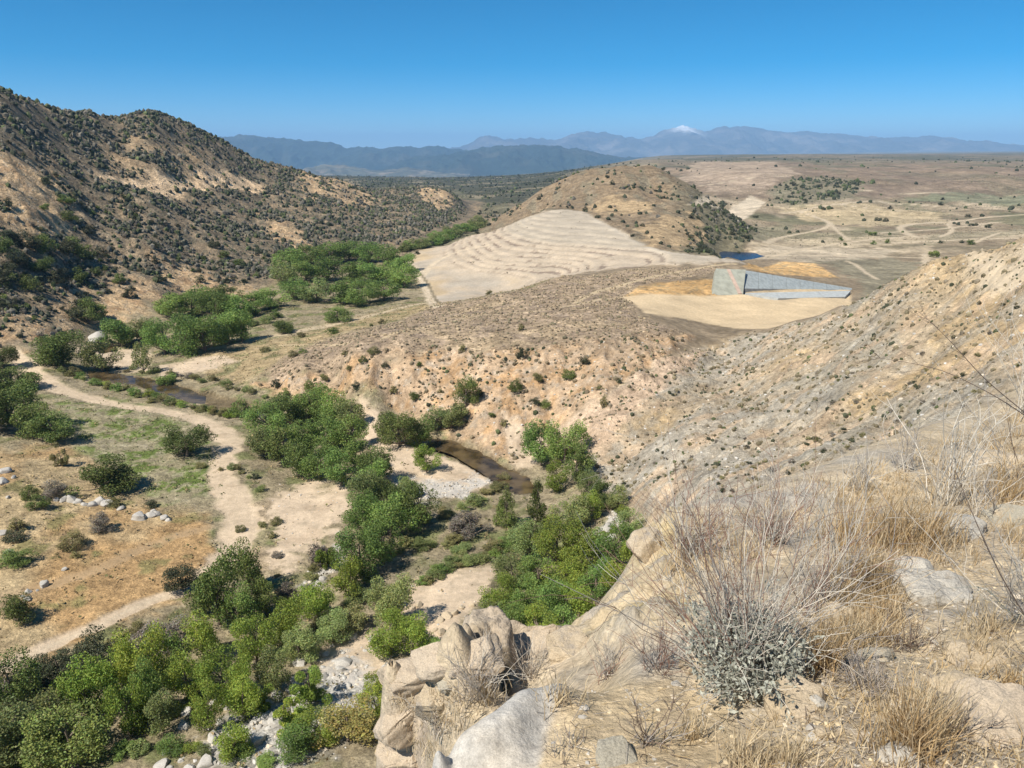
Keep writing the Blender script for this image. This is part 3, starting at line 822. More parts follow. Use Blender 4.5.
def stand(u, v, w, h, form, fol, name, cat, label, group=None, seed=None, nleaf=None, parts=True):
    """a plant whose crown is w pixels wide and h high at the photograph's scale, its foot at the spot (u, v) of the ground"""
    p = hit(u, v, H)
    s = slant(p) / F
    W_m = w * s
    dep = math.atan2(CAMZ - p[2], p[1])
    d = np.array([p[0], p[1]]); d /= np.linalg.norm(d)
    k = .36 if form != 'dome' else .42
    x, y = p[0] + d[0] * W_m * k, p[1] + d[1] * W_m * k
    Hm = max((h * s - .30 * W_m * math.sin(dep)) / math.cos(dep), .5 * W_m)
    z = float(ground(x, y)) - .03 * Hm
    if nleaf is None: nleaf = 9000 if w > 44 else 6000 if w > 24 else 2500 if w > 12 else 900
    leaf = {9000: .026, 6000: .032, 2500: .046, 900: .075}.get(nleaf, .03)
    crown, trunk = shape(form, seed if seed is not None else random.randint(0, 3), nleaf, leaf)
    rz = random.uniform(0, 6.28)
    if parts:
        t = empty(name, (x, y, z), rz); t.scale = (W_m, W_m, Hm)
        c = pobj('crown', material_copy(crown, FOL[fol], fol), t)
        obj('trunk', trunk, BARK, t)
    else:
        t = pobj(name, material_copy(crown, FOL[fol], fol)); t.location = (x, y, z); t.rotation_euler = (0, 0, rz); t.scale = (W_m, W_m, Hm)
    tag(t, label, cat, group)
    return t

ORD = ['first', 'second', 'third', 'fourth', 'fifth', 'sixth', 'seventh', 'eighth', 'ninth', 'tenth', 'eleventh', 'twelfth', 'thirteenth', 'fourteenth', 'fifteenth',
       'sixteenth', 'seventeenth', 'eighteenth', 'nineteenth', 'twentieth'] + ['twenty ' + w for w in ('first', 'second', 'third', 'fourth', 'fifth', 'sixth', 'seventh', 'eighth', 'ninth')] + ['thirtieth'] + ['thirty ' + w for w in ('first', 'second', 'third', 'fourth', 'fifth', 'sixth', 'seventh', 'eighth', 'ninth')]
def by_place(plants, label):
    """plants alike in look are told apart by their order from the left of the view"""
    plants = sorted(plants, key=lambda o: o.location[0] / o.location[1])
    for o, w in zip(plants, ORD): o['label'] = label + ', ' + w + ' from left'
def clump(phrase, group, rows, grow=1.2, default=('round', 'cottonwood', 'cottonwood_tree', 'tree'), look='green tree'):
    for rname, trees in rows:
        trees = sorted(trees, key=lambda t: t[0])
        for i, t in enumerate(trees):
            form, fol, name, cat = (t[4] if len(t) > 4 else default)
            adj = {'cottonwood': 'leafy green tree', 'willow': 'pale green willow', 'oak': 'dark green tree', 'alder': 'bright green tree', 'grey': 'bare grey bush', 'olive': 'olive green bush', 'gold': 'yellowish bush', 'chap': 'dark scrubby bush'}[fol]
            lab = f"{adj}, {ORD[i]} from left in {rname + ' of ' if rname else ''}the {phrase}"
            if len(trees) == 1: lab = f"{adj} alone in {rname + ' of ' if rname else ''}the {phrase}"
            stand(t[0], t[1], t[2] * grow, t[3] * (grow * .5 + .5) * 1.05, form, fol, name, cat, lab, group)

CW = ('round', 'cottonwood', 'cottonwood_tree', 'tree'); CB = ('broad', 'cottonwood', 'cottonwood_tree', 'tree')
WI = ('round', 'willow', 'willow_tree', 'tree'); WB = ('dome', 'willow', 'willow_bush', 'bush')
OK_ = ('round', 'oak', 'oak_tree', 'tree'); OD = ('dome', 'oak', 'oak_tree', 'tree')
AL = ('round', 'alder', 'alder_tree', 'tree'); AB = ('broad', 'alder', 'alder_tree', 'tree'); LO = ('loose', 'alder', 'sapling', 'tree')
GR = ('dome', 'grey', 'grey_bush', 'bush'); OL = ('dome', 'olive', 'olive_bush', 'bush'); GO = ('dome', 'gold', 'yellow_bush', 'bush')
CH = ('dome', 'chap', 'scrub_bush', 'bush')

# ------------------------------------------------------------------ vegetation: the trees of the valley
clump('grove below the dam', 'trees of the grove below the pale dam', [
    ('back row', [(290,272,26,18),(310,268,28,18),(330,266,28,18),(350,264,28,18),(369,265,28,18),(388,268,28,18),(404,274,22,17)]),
    ('middle row', [(284,287,24,18,WI),(306,284,28,20),(328,284,30,21),(350,286,30,20),(371,286,30,21),(391,287,30,20),(405,290,24,20)]),
    ('front row', [(296,303,28,19),(318,305,28,20,WI),(340,306,30,21),(362,308,32,23),(384,303,30,20),(272,312,28,18),(256,317,26,18)])], 1.45)
clump('copse under the bluff', 'trees of the copse under the rocky left bluff', [
    ('back row', [(172,322,30,22),(194,320,36,26),(218,322,38,26),(240,321,28,22),(205,312,30,20),(229,308,26,18,OK_)]),
    ('front row', [(166,358,34,32),(184,361,42,38,CB),(206,357,42,38),(229,348,42,36,CB),(243,345,22,28)])], 1.3)
clump('creek bend clump', 'trees by the creek where the track ends', [
    ('', [(64,372,52,36,CB),(104,378,32,30,WI),(120,350,34,28),(146,346,26,22,WI),(144,374,16,28,WI),(90,328,26,22,OK_),(124,346,18,16)])])
clump('left edge clump', 'dark trees at the left edge of the valley', [
    ('back row', [(4,371,26,20,OK_),(14,398,50,30,OD),(-18,400,40,34,OK_)]),
    ('front row', [(12,432,50,42,OK_),(38,440,40,36,OD),(55,447,36,26,OK_),(-14,440,44,40,OK_)])])
clump('stand by the sand bar', 'trees of the stand between the road and the sand bar', [
    ('back row', [(268,444,40,36,CW),(290,432,36,34,OK_),(312,428,40,36),(334,432,40,38),(352,438,30,34,WI),(276,426,30,28,WI)]),
    ('middle row', [(266,462,30,30,WI),(286,470,36,38,OK_),(306,462,40,38),(328,458,42,40),(350,456,36,34)]),
    ('front row', [(298,482,30,36,OK_),(320,486,38,36),(342,492,36,38),(362,478,34,34),(377,487,38,36,OK_)])])
clump('thicket beside the gravel', 'trees of the thicket in the middle of the valley', [
    ('back row', [(366,520,40,44,WI),(372,500,34,36,CW),(392,516,38,34,OK_),(408,500,24,22,WI)]),
    ('middle row', [(366,545,40,44,CW),(392,548,54,52,CB),(420,536,42,46,OK_)]),
    ('front row', [(362,588,46,54,CB),(384,572,40,44),(352,606,36,38,AL)])])
clump('brown creek copse', 'trees of the copse beside the brown creek', [
    ('', [(400,454,44,42,OK_),(386,446,24,26,OK_),(420,450,28,30),(427,477,27,28,AL),(437,440,30,24,WI),(452,436,26,24,WI),(466,417,27,30,OK_),(458,428,20,18,WI)])])
clump('stand below the slope', 'trees at the foot of the right slope', [
    ('back row', [(541,474,40,46,CW),(564,474,44,50,CB),(576,488,34,36,OK_),(556,496,26,28,AL),(588,498,24,22,WI)]),
    ('middle row', [(570,536,40,36,WI),(604,510,26,26,OK_),(588,524,26,28,AL),(618,512,24,22,WI),(629,545,28,28,WI)]),
    ('front row', [(530,565,40,40,WI),(556,572,46,46,AL),(582,578,48,50,AB),(612,576,44,46,CW),(632,570,28,34,AL)])])
stand(537,535,32,56,'cone','oak','pointed_tree','tree','dark pointed tree with a narrow top, right hand one of the pair by the creek', 'dark pointed trees by the creek')
stand(506,530,30,46,'cone','oak','pointed_tree','tree','dark pointed tree, left hand and shorter one of the pair by the creek', 'dark pointed trees by the creek')
clump('thicket below the outcrop', 'trees of the thicket under the cracked outcrop', [
    ('back row', [(512,592,36,34,WI),(538,598,40,36,CW),(566,600,44,38,AL),(596,602,42,36,CW),(618,598,30,32,AL)]),
    ('middle row', [(500,622,38,38,AL),(524,624,42,40,CB),(550,628,44,42,CW),(578,628,42,40,AB)]),
    ('front row', [(490,646,36,34,WI),(512,652,40,38,CW),(538,656,42,40,AL),(562,652,36,36,CW)])])
clump('lower left wood', 'trees of the wood at the lower left', [
    ('back row', [(222,636,60,74,OK_),(250,600,36,52,OK_),(206,620,34,40,OK_),(240,640,44,46,CW),(268,622,36,40,OK_)]),
    ('middle row', [(148,704,52,66,AB),(104,688,54,46,CH),(62,694,46,38,CH),(205,668,40,46,AL),(226,712,46,52,AL),(190,708,38,42,AL),(120,700,40,44,AB),(164,740,36,38,WI),(146,726,36,52,CW),(212,742,32,46,AL),(178,694,34,46,CW),(244,708,34,46,AB),(258,672,46,48,AL),(286,652,50,50,AB),(318,626,46,42,AL)]),
    ('front row', [(18,724,56,54,OK_),(92,736,56,56,AL),(132,742,40,50,AB),(58,752,44,42,WI),(246,730,38,40,AL),(276,700,40,42,WI)])], 1.0)
clump('bottom edge undergrowth', 'leafy undergrowth at the bottom of the valley', [
    ('', [(10,774,60,44,WI),(76,782,66,48,OK_),(236,768,30,28,AL),(28,760,34,30,WI)])])
clump('boulder bank scrub', 'bushes around the pale boulder bank', [
    ('', [(262,718,34,34,LO),(286,736,34,34,LO),(312,714,40,44,LO),(300,672,38,34,WI),(334,650,38,30,WI),(352,640,36,30,OL),(376,724,30,28,AL),(378,700,24,24,AL),(320,752,40,30,AL),(296,766,40,30,CW)])])
clump('bushes below pale soil', 'bushes below the bank of pale soil', [
    ('', [(396,642,46,52,WI),(412,666,40,40,AL),(392,664,44,40,AL),(440,668,30,24,CW),(466,664,30,26,WI),(382,620,30,34,WI),(430,662,20,20,OL)])])
for u, v, w, h, form, fol, nm, cat, lab in [
    (103,502,70,46,'dome','oak','oak_tree','tree','big rounded dark green oak standing alone in the dry grass'),
    (188,464,52,40,'broad','oak','oak_tree','tree','spreading green oak beside the bend of the dirt road'),
    (62,468,18,24,'loose','olive','olive_tree','tree','thin yellowish green tree behind the big lone oak'),
    (184,597,38,30,'round','chap','scrub_oak','tree','dark grey green scrub oak at the fork of the dirt road'),
    (328,574,30,36,'loose','alder','sapling','tree','thin yellow green sapling at the edge of the sand bar'),
    (338,324,36,20,'dome','oak','oak_tree','tree','rounded oak, larger of the two alone in the field past the creek'),
    (285,335,29,20,'dome','oak','oak_tree','tree','rounded oak, smaller of the two alone in the field past the creek'),
    (167,388,23,18,'dome','cottonwood','willow_bush','bush','small dark round bush on the creek bank below the copse'),
    (241,419,24,20,'dome','oak','oak_tree','tree','dark round tree where the dark creek reaches the road'),
    (350,762,80,50,'dome','gold','yellow_bush','bush','big yellowish dry bush at the foot of the cracked outcrop'),
    (172,660,56,40,'dome','grey','grey_bush','bush','bare lavender grey bush beside the dark wood'),
    (136,664,40,28,'dome','grey','grey_bush','bush','bare brownish grey bush above the bright green trees'),
    (20,706,52,30,'dome','grey','grey_bush','bush','low dull grey bush below the two track road'),
    (470,545,50,36,'dome','grey','grey_bush','bush','broad grey leafless brush across the creek bank'),
    (105,536,28,22,'dome','grey','grey_bush','bush','grey leafless bush in the dry orange grass'),
    (55,502,26,20,'dome','grey','grey_bush','bush','grey brown bush just left of the big lone oak'),
    (318,566,22,24,'dome','grey','grey_bush','bush','twiggy grey bush by the yellow green sapling'),
    (285,610,30,28,'dome','grey','grey_bush','bush','dark grey twiggy bush beside the shaded gravel'),
    (31,503,18,16,'dome','oak','scrub_bush','bush','dark green bush left of the grey brown bush'),
    (40,513,22,16,'dome','oak','scrub_bush','bush','round dark bush below the row of pale stones'),
    (19,536,20,16,'dome','olive','olive_bush','bush','greyish green round bush near the left edge'),
    (16,546,22,12,'dome','chap','scrub_bush','bush','low dark bush under the greyish round bush'),
    (21,571,34,20,'dome','oak','scrub_bush','bush','wide dark green bush in the orange grass near the left edge'),
    (75,554,28,20,'dome','olive','olive_bush','bush','olive bush in the middle of the orange grass'),
    (78,560,12,8,'dome','olive','olive_bush','bush','tiny bush touching the olive bush in the orange grass'),
    (18,630,36,32,'dome','oak','scrub_bush','bush','dark bush by the scattered white stones at the left edge'),
    (150,510,16,10,'dome','chap','scrub_bush','bush','small bush among the white boulders beyond the oak'),
    (115,510,16,12,'dome','olive','olive_bush','bush','greyish bush in front of the big lone oak'),
    (52,436,20,16,'dome','oak','scrub_bush','bush','small dark bush at the edge of the green meadow'),
]:
    stand(u, v, w, h, form, fol, nm, cat, lab)
_l = []
for i, (u, v, w, h) in enumerate([(332,335,17,9),(302,338,12,8),(383,324,11,7),(371,327,7,5),(293,358,14,9),(265,353,12,7),(303,354,11,6),(346,357,10,7),(374,357,15,10),(363,367,11,9),(463,354,11,10),(490,295,12,6),(280,329,12,6)]):
    _l.append(stand(u, v, w, h, 'dome', 'olive' if i % 3 else 'oak', 'field_bush', 'bush', None, 'bushes dotting the field beyond the creek', parts=False))
by_place(_l, 'round bush dotting the yellowish field past the creek')
_l = []
for i, (u, v, w, h) in enumerate([(521,331,10,9),(583,369,17,14),(569,384,18,15),(538,386,15,13),(523,362,18,14),(516,398,20,16),(604,409,12,15),(534,408,14,10),(545,412,16,12),(600,392,9,7),(620,385,8,6),(415,405,14,12),(395,398,12,10),(355,395,14,12),(310,395,14,14),(325,385,12,10),(276,390,12,12),(285,403,18,14),(440,395,9,7),(480,400,12,9),(492,420,10,8),(505,430,12,10),(385,372,9,7),(420,370,9,7),(350,375,9,7)]):
    _l.append(stand(u, v, w, h, 'dome', ['olive', 'chap', 'oak'][i % 3], 'bluff_bush', 'bush', None, 'bushes on the tan bluff', parts=False))
by_place(_l, 'rounded bush on the eroded tan creek bluff')
# low green brush along the water and over the banks
def brush_band(line, n, w, spread, fols, label, group):
    P = np.array(line, float); t = np.linspace(0, len(P) - 1, n); got = []
    for k in t:
        i = min(int(k), len(P) - 2); q = P[i] + (P[i + 1] - P[i]) * (k - i)
        u = q[0] + random.uniform(-1, 1) * spread; v = q[1] + random.uniform(-1, 1) * spread * .55
        ww = w * random.uniform(.65, 1.35)
        got.append(stand(u, v, ww, ww * random.uniform(.5, .75), 'dome', random.choice(fols), 'creek_brush', 'bush', label, group, parts=False))
    by_place(got, label)
brush_band([(62,374),(110,390),(150,401),(195,411),(235,419)], 34, 12, 3.5, ['willow', 'cottonwood', 'alder', 'olive'], 'low green brush between the dirt road and the dark creek', 'brush between road and creek')
brush_band([(100,369),(160,375),(210,384),(262,398)], 22, 11, 3.5, ['willow', 'olive', 'olive', 'grey'], 'low olive brush on the far bank of the dark creek', 'brush on the far bank of the dark creek')
brush_band([(420,588),(450,572),(490,560),(520,548)], 22, 22, 7, ['willow', 'olive', 'cottonwood'], 'soft green brush in a band along the pale bank', 'brush along the pale bank')
brush_band([(430,525),(460,512),(490,498),(500,488)], 13, 17, 6, ['willow', 'olive'], 'grey green brush behind the gravel by the creek', 'brush behind the creek gravel')
brush_band([(330,560),(310,590),(290,620)], 8, 16, 8, ['olive', 'grey', 'willow'], 'dull brush between the sand bar and the wood', 'brush between sand bar and wood')
brush_band([(290,660),(330,628),(360,610),(400,600)], 16, 24, 9, ['willow', 'alder', 'olive'], 'leafy green brush on the bank below the thicket', 'brush on the bank below the thicket')
brush_band([(10,690),(60,672),(100,655),(140,642)], 9, 18, 5, ['grey', 'olive', 'chap'], 'dull brush along the lower side of the two track road', 'brush below the two track road')
brush_band([(0,772),(60,764),(130,760),(200,756),(260,768)], 15, 24, 12, ['alder', 'willow', 'cottonwood'], 'leafy brush filling gaps of the lower wood', 'brush in the gaps of the lower wood')
brush_band([(60,700),(120,725),(180,720),(240,700)], 14, 20, 12, ['alder', 'cottonwood', 'chap'], 'green understorey brush in the lower left wood', 'understorey of the lower left wood')
brush_band([(400,560),(440,545),(470,560)], 8, 22, 8, ['olive', 'willow'], 'olive brush beside the grey leafless brush', 'brush beside the grey brush')
brush_band([(205,472),(240,470),(260,490)], 8, 12, 9, ['olive', 'chap', 'willow'], 'small brush tuft at the inner side of the road bend', 'brush inside the road bend')
brush_band([(250,535),(280,530),(270,575)], 6, 12, 9, ['olive', 'grey'], 'small tuft of brush on the sand beside the road', 'brush on the sand beside the road')
brush_band([(600,540),(625,520),(590,505)], 8, 16, 8, ['willow', 'olive', 'alder'], 'grey green brush at the rocky foot of the right slope', 'brush at the foot of the right slope')
brush_band([(405,252),(430,247),(455,238),(480,228)], 22, 20, 3, ['cottonwood', 'willow'], 'green brush in the strip of trees behind the dam toe', 'strip of trees behind the dam toe')
brush_band([(200,345),(250,328),(275,318)], 9, 14, 5, ['willow', 'cottonwood', 'olive'], 'light green brush between the copse and the grove', 'brush between copse and grove')

# ------------------------------------------------------------------ scrub of the hills: the largest one by one, the rest joined
def scrub(mask, dens, size, cols, nq, seed, limit_px, name, label, group, n_single, form_h=.8, fol='chap', lo=90, hi=1400, gk=None):
    g = np.random.default_rng(seed)
    dx = np.gradient(GX, axis=1); dy = np.gradient(GY, axis=0)
    lam = mask * dens * dx * dy * VIS * (GY > lo) * (GY < hi)
    cnt = g.poisson(np.clip(lam, 0, 20))
    j, i = np.nonzero(cnt); rep = cnt[j, i]
    j = np.repeat(j, rep); i = np.repeat(i, rep); n = len(j)
    fj = g.uniform(0, 1, n); fi = g.uniform(0, 1, n)
    j1 = np.minimum(j + 1, ny - 1); i1 = np.minimum(i + 1, nx - 1)
    x = GX[j, i] + (GX[j, i1] - GX[j, i]) * fi; y = GY[j, i] + (GY[j1, i] - GY[j, i]) * fj
    x = x * (y / GY[j, i]); z = ground(x, y)
    d = size[0] * np.exp(g.normal(0, size[1], n)); d = np.clip(d, size[0] * .4, size[0] * 2.4)
    px = d / np.sqrt(x * x + y * y + (z - CAMZ) ** 2) * F
    uu = x / y * F / (CP - SP * (z - CAMZ) / y) + 512          # in the picture or just beside it
    keep = (uu > -40) & (uu < 1064)
    x, y, z, d, px = x[keep], y[keep], z[keep], d[keep], px[keep]; n = len(x)
    order = np.argsort(-px)
    one, rest = order[:n_single], order[n_single:]
    forms = [material_copy(shape('dome', s, 900, .075)[0], FOL[f], f) for s in range(4) for f in (fol if isinstance(fol, tuple) else (fol,))]
    singles = []
    for k in one:
        fi = int(g.integers(len(forms))); o = pobj(name, forms[fi])
        o.location = (x[k], y[k], z[k] - .05 * d[k]); o.scale = (d[k] * g.uniform(.85, 1.25), d[k] * g.uniform(.85, 1.15), d[k] * form_h * g.uniform(.75, 1.2)); o.rotation_euler = (0, 0, g.uniform(0, 6.28))
        tag(o, label, 'bush', group); singles.append(o)
    if n_single:
        ux = x[one] / y[one]; zz = z[one]
        qu = np.quantile(ux, np.linspace(0, 1, 9)[1:-1]); qz = np.quantile(zz, [.2, .4, .6, .8])
        zone = ['far left end', 'left end', 'left middle', 'centre left', 'centre right', 'right middle', 'right end', 'far right end']
        hgt = ['foot', 'lower part', 'middle', 'upper part', 'top']
        for o, a_, b_, w_ in zip(singles, ux, zz, px[one]):
            f_ = o.material_slots[0].material.name
            look = 'olive' if 'olive' in f_ else 'grey' if 'grey' in f_ else 'green' if 'oak' in f_ else 'dark'
            o['label'] = f"{'wide ' if w_ > np.quantile(px[one], .5) else 'small '}{look} {label} at its {hgt[int((b_ > qz).sum())]}, {zone[int((a_ > qu).sum())]}"
            o['group'] = group
    # joined: every plant a dome of leaf clumps of its own
    m = len(rest)
    import bmesh as _b
    bmi = _b.new(); _b.ops.create_icosphere(bmi, subdivisions=1, radius=.5)
    iv0 = np.array([t.co[:] for t in bmi.verts]); if0 = [[t.index for t in f.verts] for f in bmi.faces]; bmi.free()
    cores = []
    protos = []
    for s in range(8):
        dd = rand_dirs(nq, g); dd[:, 2] = np.abs(dd[:, 2])
        r = g.uniform(.5, 1, nq) ** .5
        P = dd * r[:, None] * np.array([.5, .5, form_h])
        cv = iv0 * (1 + g.normal(0, .16, (len(iv0), 1))) * np.array([.92, .92, form_h * 1.55]); cores.append(cv + [0, 0, form_h * .18])
        protos.append(leaf_quads(P, dd + [0, 0, .3], np.float64(.40 if nq < 16 else .30), g)[0].reshape(nq * 4, 3))
    protos = np.array(protos)
    pid = g.integers(0, 8, m); a = g.uniform(0, 6.28, m)
    PV = protos[pid]
    ca, sa = np.cos(a)[:, None], np.sin(a)[:, None]
    sc = d[rest][:, None]
    X = (PV[..., 0] * ca - PV[..., 1] * sa) * sc + x[rest][:, None]
    Y = (PV[..., 0] * sa + PV[..., 1] * ca) * sc + y[rest][:, None]
    Z = PV[..., 2] * sc + z[rest][:, None] - .04 * sc
    VV = np.stack([X, Y, Z], -1).reshape(-1, 3)
    ci = g.choice(len(cols), m, p=np.array([c[1] for c in cols]) / sum(c[1] for c in cols))
    base = np.array([c[0] for c in cols])[ci] * np.exp(g.normal(0, .2, (m, 1)))
    leafv = np.repeat(g.uniform(.7, 1.3, (m, nq, 1)), 4, 1).reshape(m, nq * 4, 1)
    VC_ = (base[:, None, :] * leafv).reshape(-1, 3)
    core = nq > 3 and not name.endswith('weed')
    if nq <= 4 and core: VV = VV[:0]; VC_ = VC_[:0]
    CV = np.array(cores)[pid]
    X = (CV[..., 0] * ca - CV[..., 1] * sa) * sc + x[rest][:, None]; Y = (CV[..., 0] * sa + CV[..., 1] * ca) * sc + y[rest][:, None]; Z = CV[..., 2] * sc + z[rest][:, None]
    nv = len(iv0); VV2 = np.stack([X, Y, Z], -1).reshape(-1, 3)
    f2 = np.array(if0); f2 = np.concatenate([f2, f2[:, 2:]], 1) if False else f2
    C2 = np.repeat(base, nv, 0) * g.uniform(.85, 1.15, (m * nv, 1))
    q4 = np.arange(len(VV)).reshape(-1, 4); t3 = np.concatenate([q4[:, [0, 1, 2]], q4[:, [0, 2, 3]]])
    t4 = (f2[None] + (np.arange(m) * nv)[:, None, None]).reshape(-1, 3) + len(VV)
    if not core: VV2 = VV2[:0]; C2 = C2[:0]; t4 = t4[:0]
    me = mesh_np(name + '_cover', np.concatenate([VV, VV2]), np.concatenate([t3, t4]), np.concatenate([VC_, C2]), False)
    o = obj(name + '_cover', me, M_scrub); tag(o, kind='stuff')
    return n
M_scrub = leaf_mat('scrub_leaves', (1, 1, 1), 0, .12, 0, .8)
DK, GN, GY_, TN = (.062, .070, .042), (.095, .115, .050), (.155, .142, .115), (.24, .19, .12)
cl = fbm(GX + 77, GY, 34, 4)
hd = np.clip(M['hill'] - M['bare'] * .86 - M['cut'] * .9, 0, 1)
cl2 = fbm(GX + 31, GY - 12, 11, 3)
dens_h = .205 * hd * (.25 + 1.5 * smooth(-.15, .35, cl + .35 * cl2)) * (.6 + .9 * smooth(-.1, .5, -rs)) * smooth(1, 5, BZ)
N1 = scrub(dens_h, 1.0, (1.9, .55), [(DK, 5), (GN, 2), (GY_, 4), ((.12, .115, .085), 4)], 4, 11, 0, 'chaparral_shrub', 'shrub on the left hills', 'shrubs on the left hills', 280, .75, ('chap', 'oak', 'chap', 'grey'))
spots = fbm(GX + 7, GY, 9, 3)
N2 = scrub(M['slope'] * (.13 + .45 * smooth(.05, .45, spots + .5 * fbm(GX, GY + 5, 30, 3))) , 1.0, (.6, .55), [(DK, 1), ((.20, .17, .105), 5), (GN, .7), ((.25, .21, .15), 3)], 4, 12, 0, 'desert_shrub', 'shrub on the bare right hillside', 'shrubs on the right hillside', 260, .65, ('chap', 'olive', 'grey'), lo=40, hi=330)
N3 = scrub(M['bluff'] * (.14 + .5 * smooth(.05, .45, spots + .4 * n1)), 1.0, (.75, .45), [(DK, 1.5), ((.20, .165, .105), 4), (GN, 1), (TN, 2)], 4, 13, 0, 'bluff_scrub', 'small dry shrub on the tan creek bluff', 'scrub on the creek bluff', 0, .65)
N4 = scrub(M['plateau'] * (.14 + .22 * smooth(-.2, .35, n2)), 1.0, (.8, .35), [((.27, .215, .145), 5), ((.18, .16, .10), 2), ((.34, .27, .175), 3)], 4, 14, 0, 'plateau_scrub', '', '', 0, .55)
kd = M['knoll'] * (.0015 + .008 * smooth(.05, .4, n1) + .028 * smooth(670 - 512, 715 - 512, GA * F) * smooth(3, 8, BZ) * smooth(40, 25, BZ))
N5 = scrub(kd, 1.0, (2.8, .4), [(DK, 4), (GN, 1), (GY_, 1)], 9, 15, 0, 'knoll_shrub', 'shrub on the brown knoll', 'shrubs on the brown knoll', 60, .75, 'chap')
plain = smooth(540, 640, GY) * (1 - M['knoll']) * (1 - M['hill']) * (1 - M['dam']) * (1 - M['pool']) * (1 - M['plaintracks']) * (1 - M['terrace'])
N6 = scrub(plain * (1 - M['mesa'] * .8) * (.0002 + .006 * smooth(.3, .6, fbm(GX, GY + 333, 110, 4))) * smooth(4000, 900, GY) + .006 * poly_mask([(770,190),(800,180),(835,178),(870,186),(850,200),(800,206),(770,203)], 3, 2.5), 1.0, (4.2, .45), [(DK, 4), (GN, 2)], 8, 16, 0, 'plain_shrub', 'shrub on the desert plain', 'shrubs on the desert plain', 40, .7, 'chap', lo=540, hi=4000)
N11 = scrub(smooth(1050, 1300, GY) * (1 - smooth(540 - 512, 620 - 512, GA * F)) * (1 - M['hill']) * smooth(-.3, .2, n3), .0035, (6.5, .4), [(DK, 4), (GN, 1)], 3, 31, 0, 'valley_scrub', '', '', 0, .7, lo=1000, hi=4500)
N7 = scrub(plain * .045 * smooth(-.3, .2, n3) * (1 - M['pad']) * (1 - M['orange']), 1.0, (1.5, .3), [((.17, .155, .10), 3), ((.12, .12, .07), 2)], 3, 17, 0, 'plain_scrub', '', '', 0, .5, lo=540, hi=1500)
N8 = scrub((M['green'] + M['field'] * .6) * (.15 + .5 * smooth(-.1, .3, n2)), 1.0, (.65, .4), [((.13, .17, .05), 3), ((.22, .20, .09), 2), ((.34, .28, .18), 1.5)], 5, 18, 0, 'meadow_weed', '', '', 0, .5)
N9 = scrub((vf - M['green'] * .6 - M['road'] - M['sand'] * .8 - M['creek']).clip(0, 1) * (.10 + .35 * smooth(-.15, .35, n2)), 1.0, (.7, .5), [((.17, .165, .07), 2.5), ((.34, .26, .14), 4), ((.24, .21, .15), 1)], 4, 19, 0, 'valley_weed', '', '', 0, .55, lo=75)
N10 = scrub(M['dam'] * .02 * smooth(.12, .35, rows) * smooth(2, 6, BZ), 1.0, (1.1, .4), [((.20, .17, .12), 3), (DK, 1)], 4, 20, 0, 'dam_weed', '', '', 0, .5)
print('scrub', N1, N2, N3, N4, N5, N6, N7, N8, N9, N10)
# single dark trees far out on the plain and the oaks high on the left slope
_l = []
for i, (u, v, w, h) in enumerate([(933,258,12,9),(936,256,8,7),(872,236,10,6),(887,244,6,6),(840,241,6,5),(874,245,7,5),(970,245,10,6),(845,246,5,5)]):
    _l.append(stand(u, v, w, h, 'dome', 'oak', 'desert_tree', 'tree', None, 'trees on the plain behind the right hill', parts=False))
by_place(_l, 'dark rounded tree on the plain behind the right hill')
_l = []
for i, (u, v, w, h) in enumerate([(10,262,24,20),(30,258,26,20),(50,262,24,20),(68,262,24,18),(86,268,22,18),(20,280,26,20),(44,282,26,20),(62,284,20,18),(80,286,20,16),(6,290,24,20),(30,296,22,16),(56,292,18,14),(74,252,20,14),(100,262,18,12),(40,245,20,14),(12,245,20,14),(96,280,14,12),(48,190,12,10),(45,212,11,9),(8,210,10,9),(70,225,16,12),(90,240,14,10),(66,208,18,9),(88,318,24,22),(100,322,18,16),(78,324,20,16),(225,262,14,10),(215,252,14,9),(240,268,14,10),(200,285,12,10),(190,300,12,10),(130,300,14,12),(120,285,14,12),(160,285,12,9)]):
    _l.append(stand(u, v, w, h, 'dome', ['oak', 'chap'][i % 2], 'scrub_oak', 'tree', None, 'scrub oaks of the left hill', parts=False))
by_place(_l, 'dark scrub oak low on the left hill')
# ------------------------------------------------------------------ the hilltop in front of the camera
FG = []
def fc(u, v, Y): FG.append(at_y(u, v, Y))
def fw(u, Y, zr): FG.append(((u - 512.0) / F * Y / (CP - SP * zr / Y), Y, CAMZ + zr))
for u, v, Y in [(450,768,2.3),(500,768,2.1),(600,768,2.02),(700,768,1.97),(800,768,1.9),(900,768,1.85),(1024,768,1.8),(1150,768,1.8),
                (455,720,3.3),(500,700,3.35),(540,725,2.3),(640,700,2.45),(700,695,2.5),(800,700,2.35),(900,700,2.3),(1000,700,2.25),(1120,690,2.3),
                (430,720,3.45),(500,690,3.6),(560,655,3.7),(620,650,3.3),(700,640,3.0),(800,640,2.95),(930,600,3.3),(1010,600,3.25),(1120,590,3.3),
                (640,570,4.9),(605,612,4.4),(720,565,4.4),(850,550,4.3),(930,540,4.4),(1020,540,4.3),(1130,530,4.3),
                (870,502,6),(950,485,6.4),(1020,472,6.6),(1120,455,6.8),(980,435,9.2),(1060,415,10.5),(780,530,5.4)]:
    fc(u, v, Y)
for u, Y, zr in [(500,1.0,-1.5),(800,1.0,-1.45),(1100,1.0,-1.4),(1300,1.0,-1.35),(1300,2.5,-1.7),(1300,6,-2.5),(1300,14,-4.2),(300,.8,-1.8),(1300,30,-14)]:
    fw(u, Y, zr)
for u, v, Y in [(430,775,2.15),(450,764,2.2),(480,722,2.35),(520,692,2.5),(560,683,2.6),(640,672,2.72),(690,656,2.88)]: fc(u, v, Y)
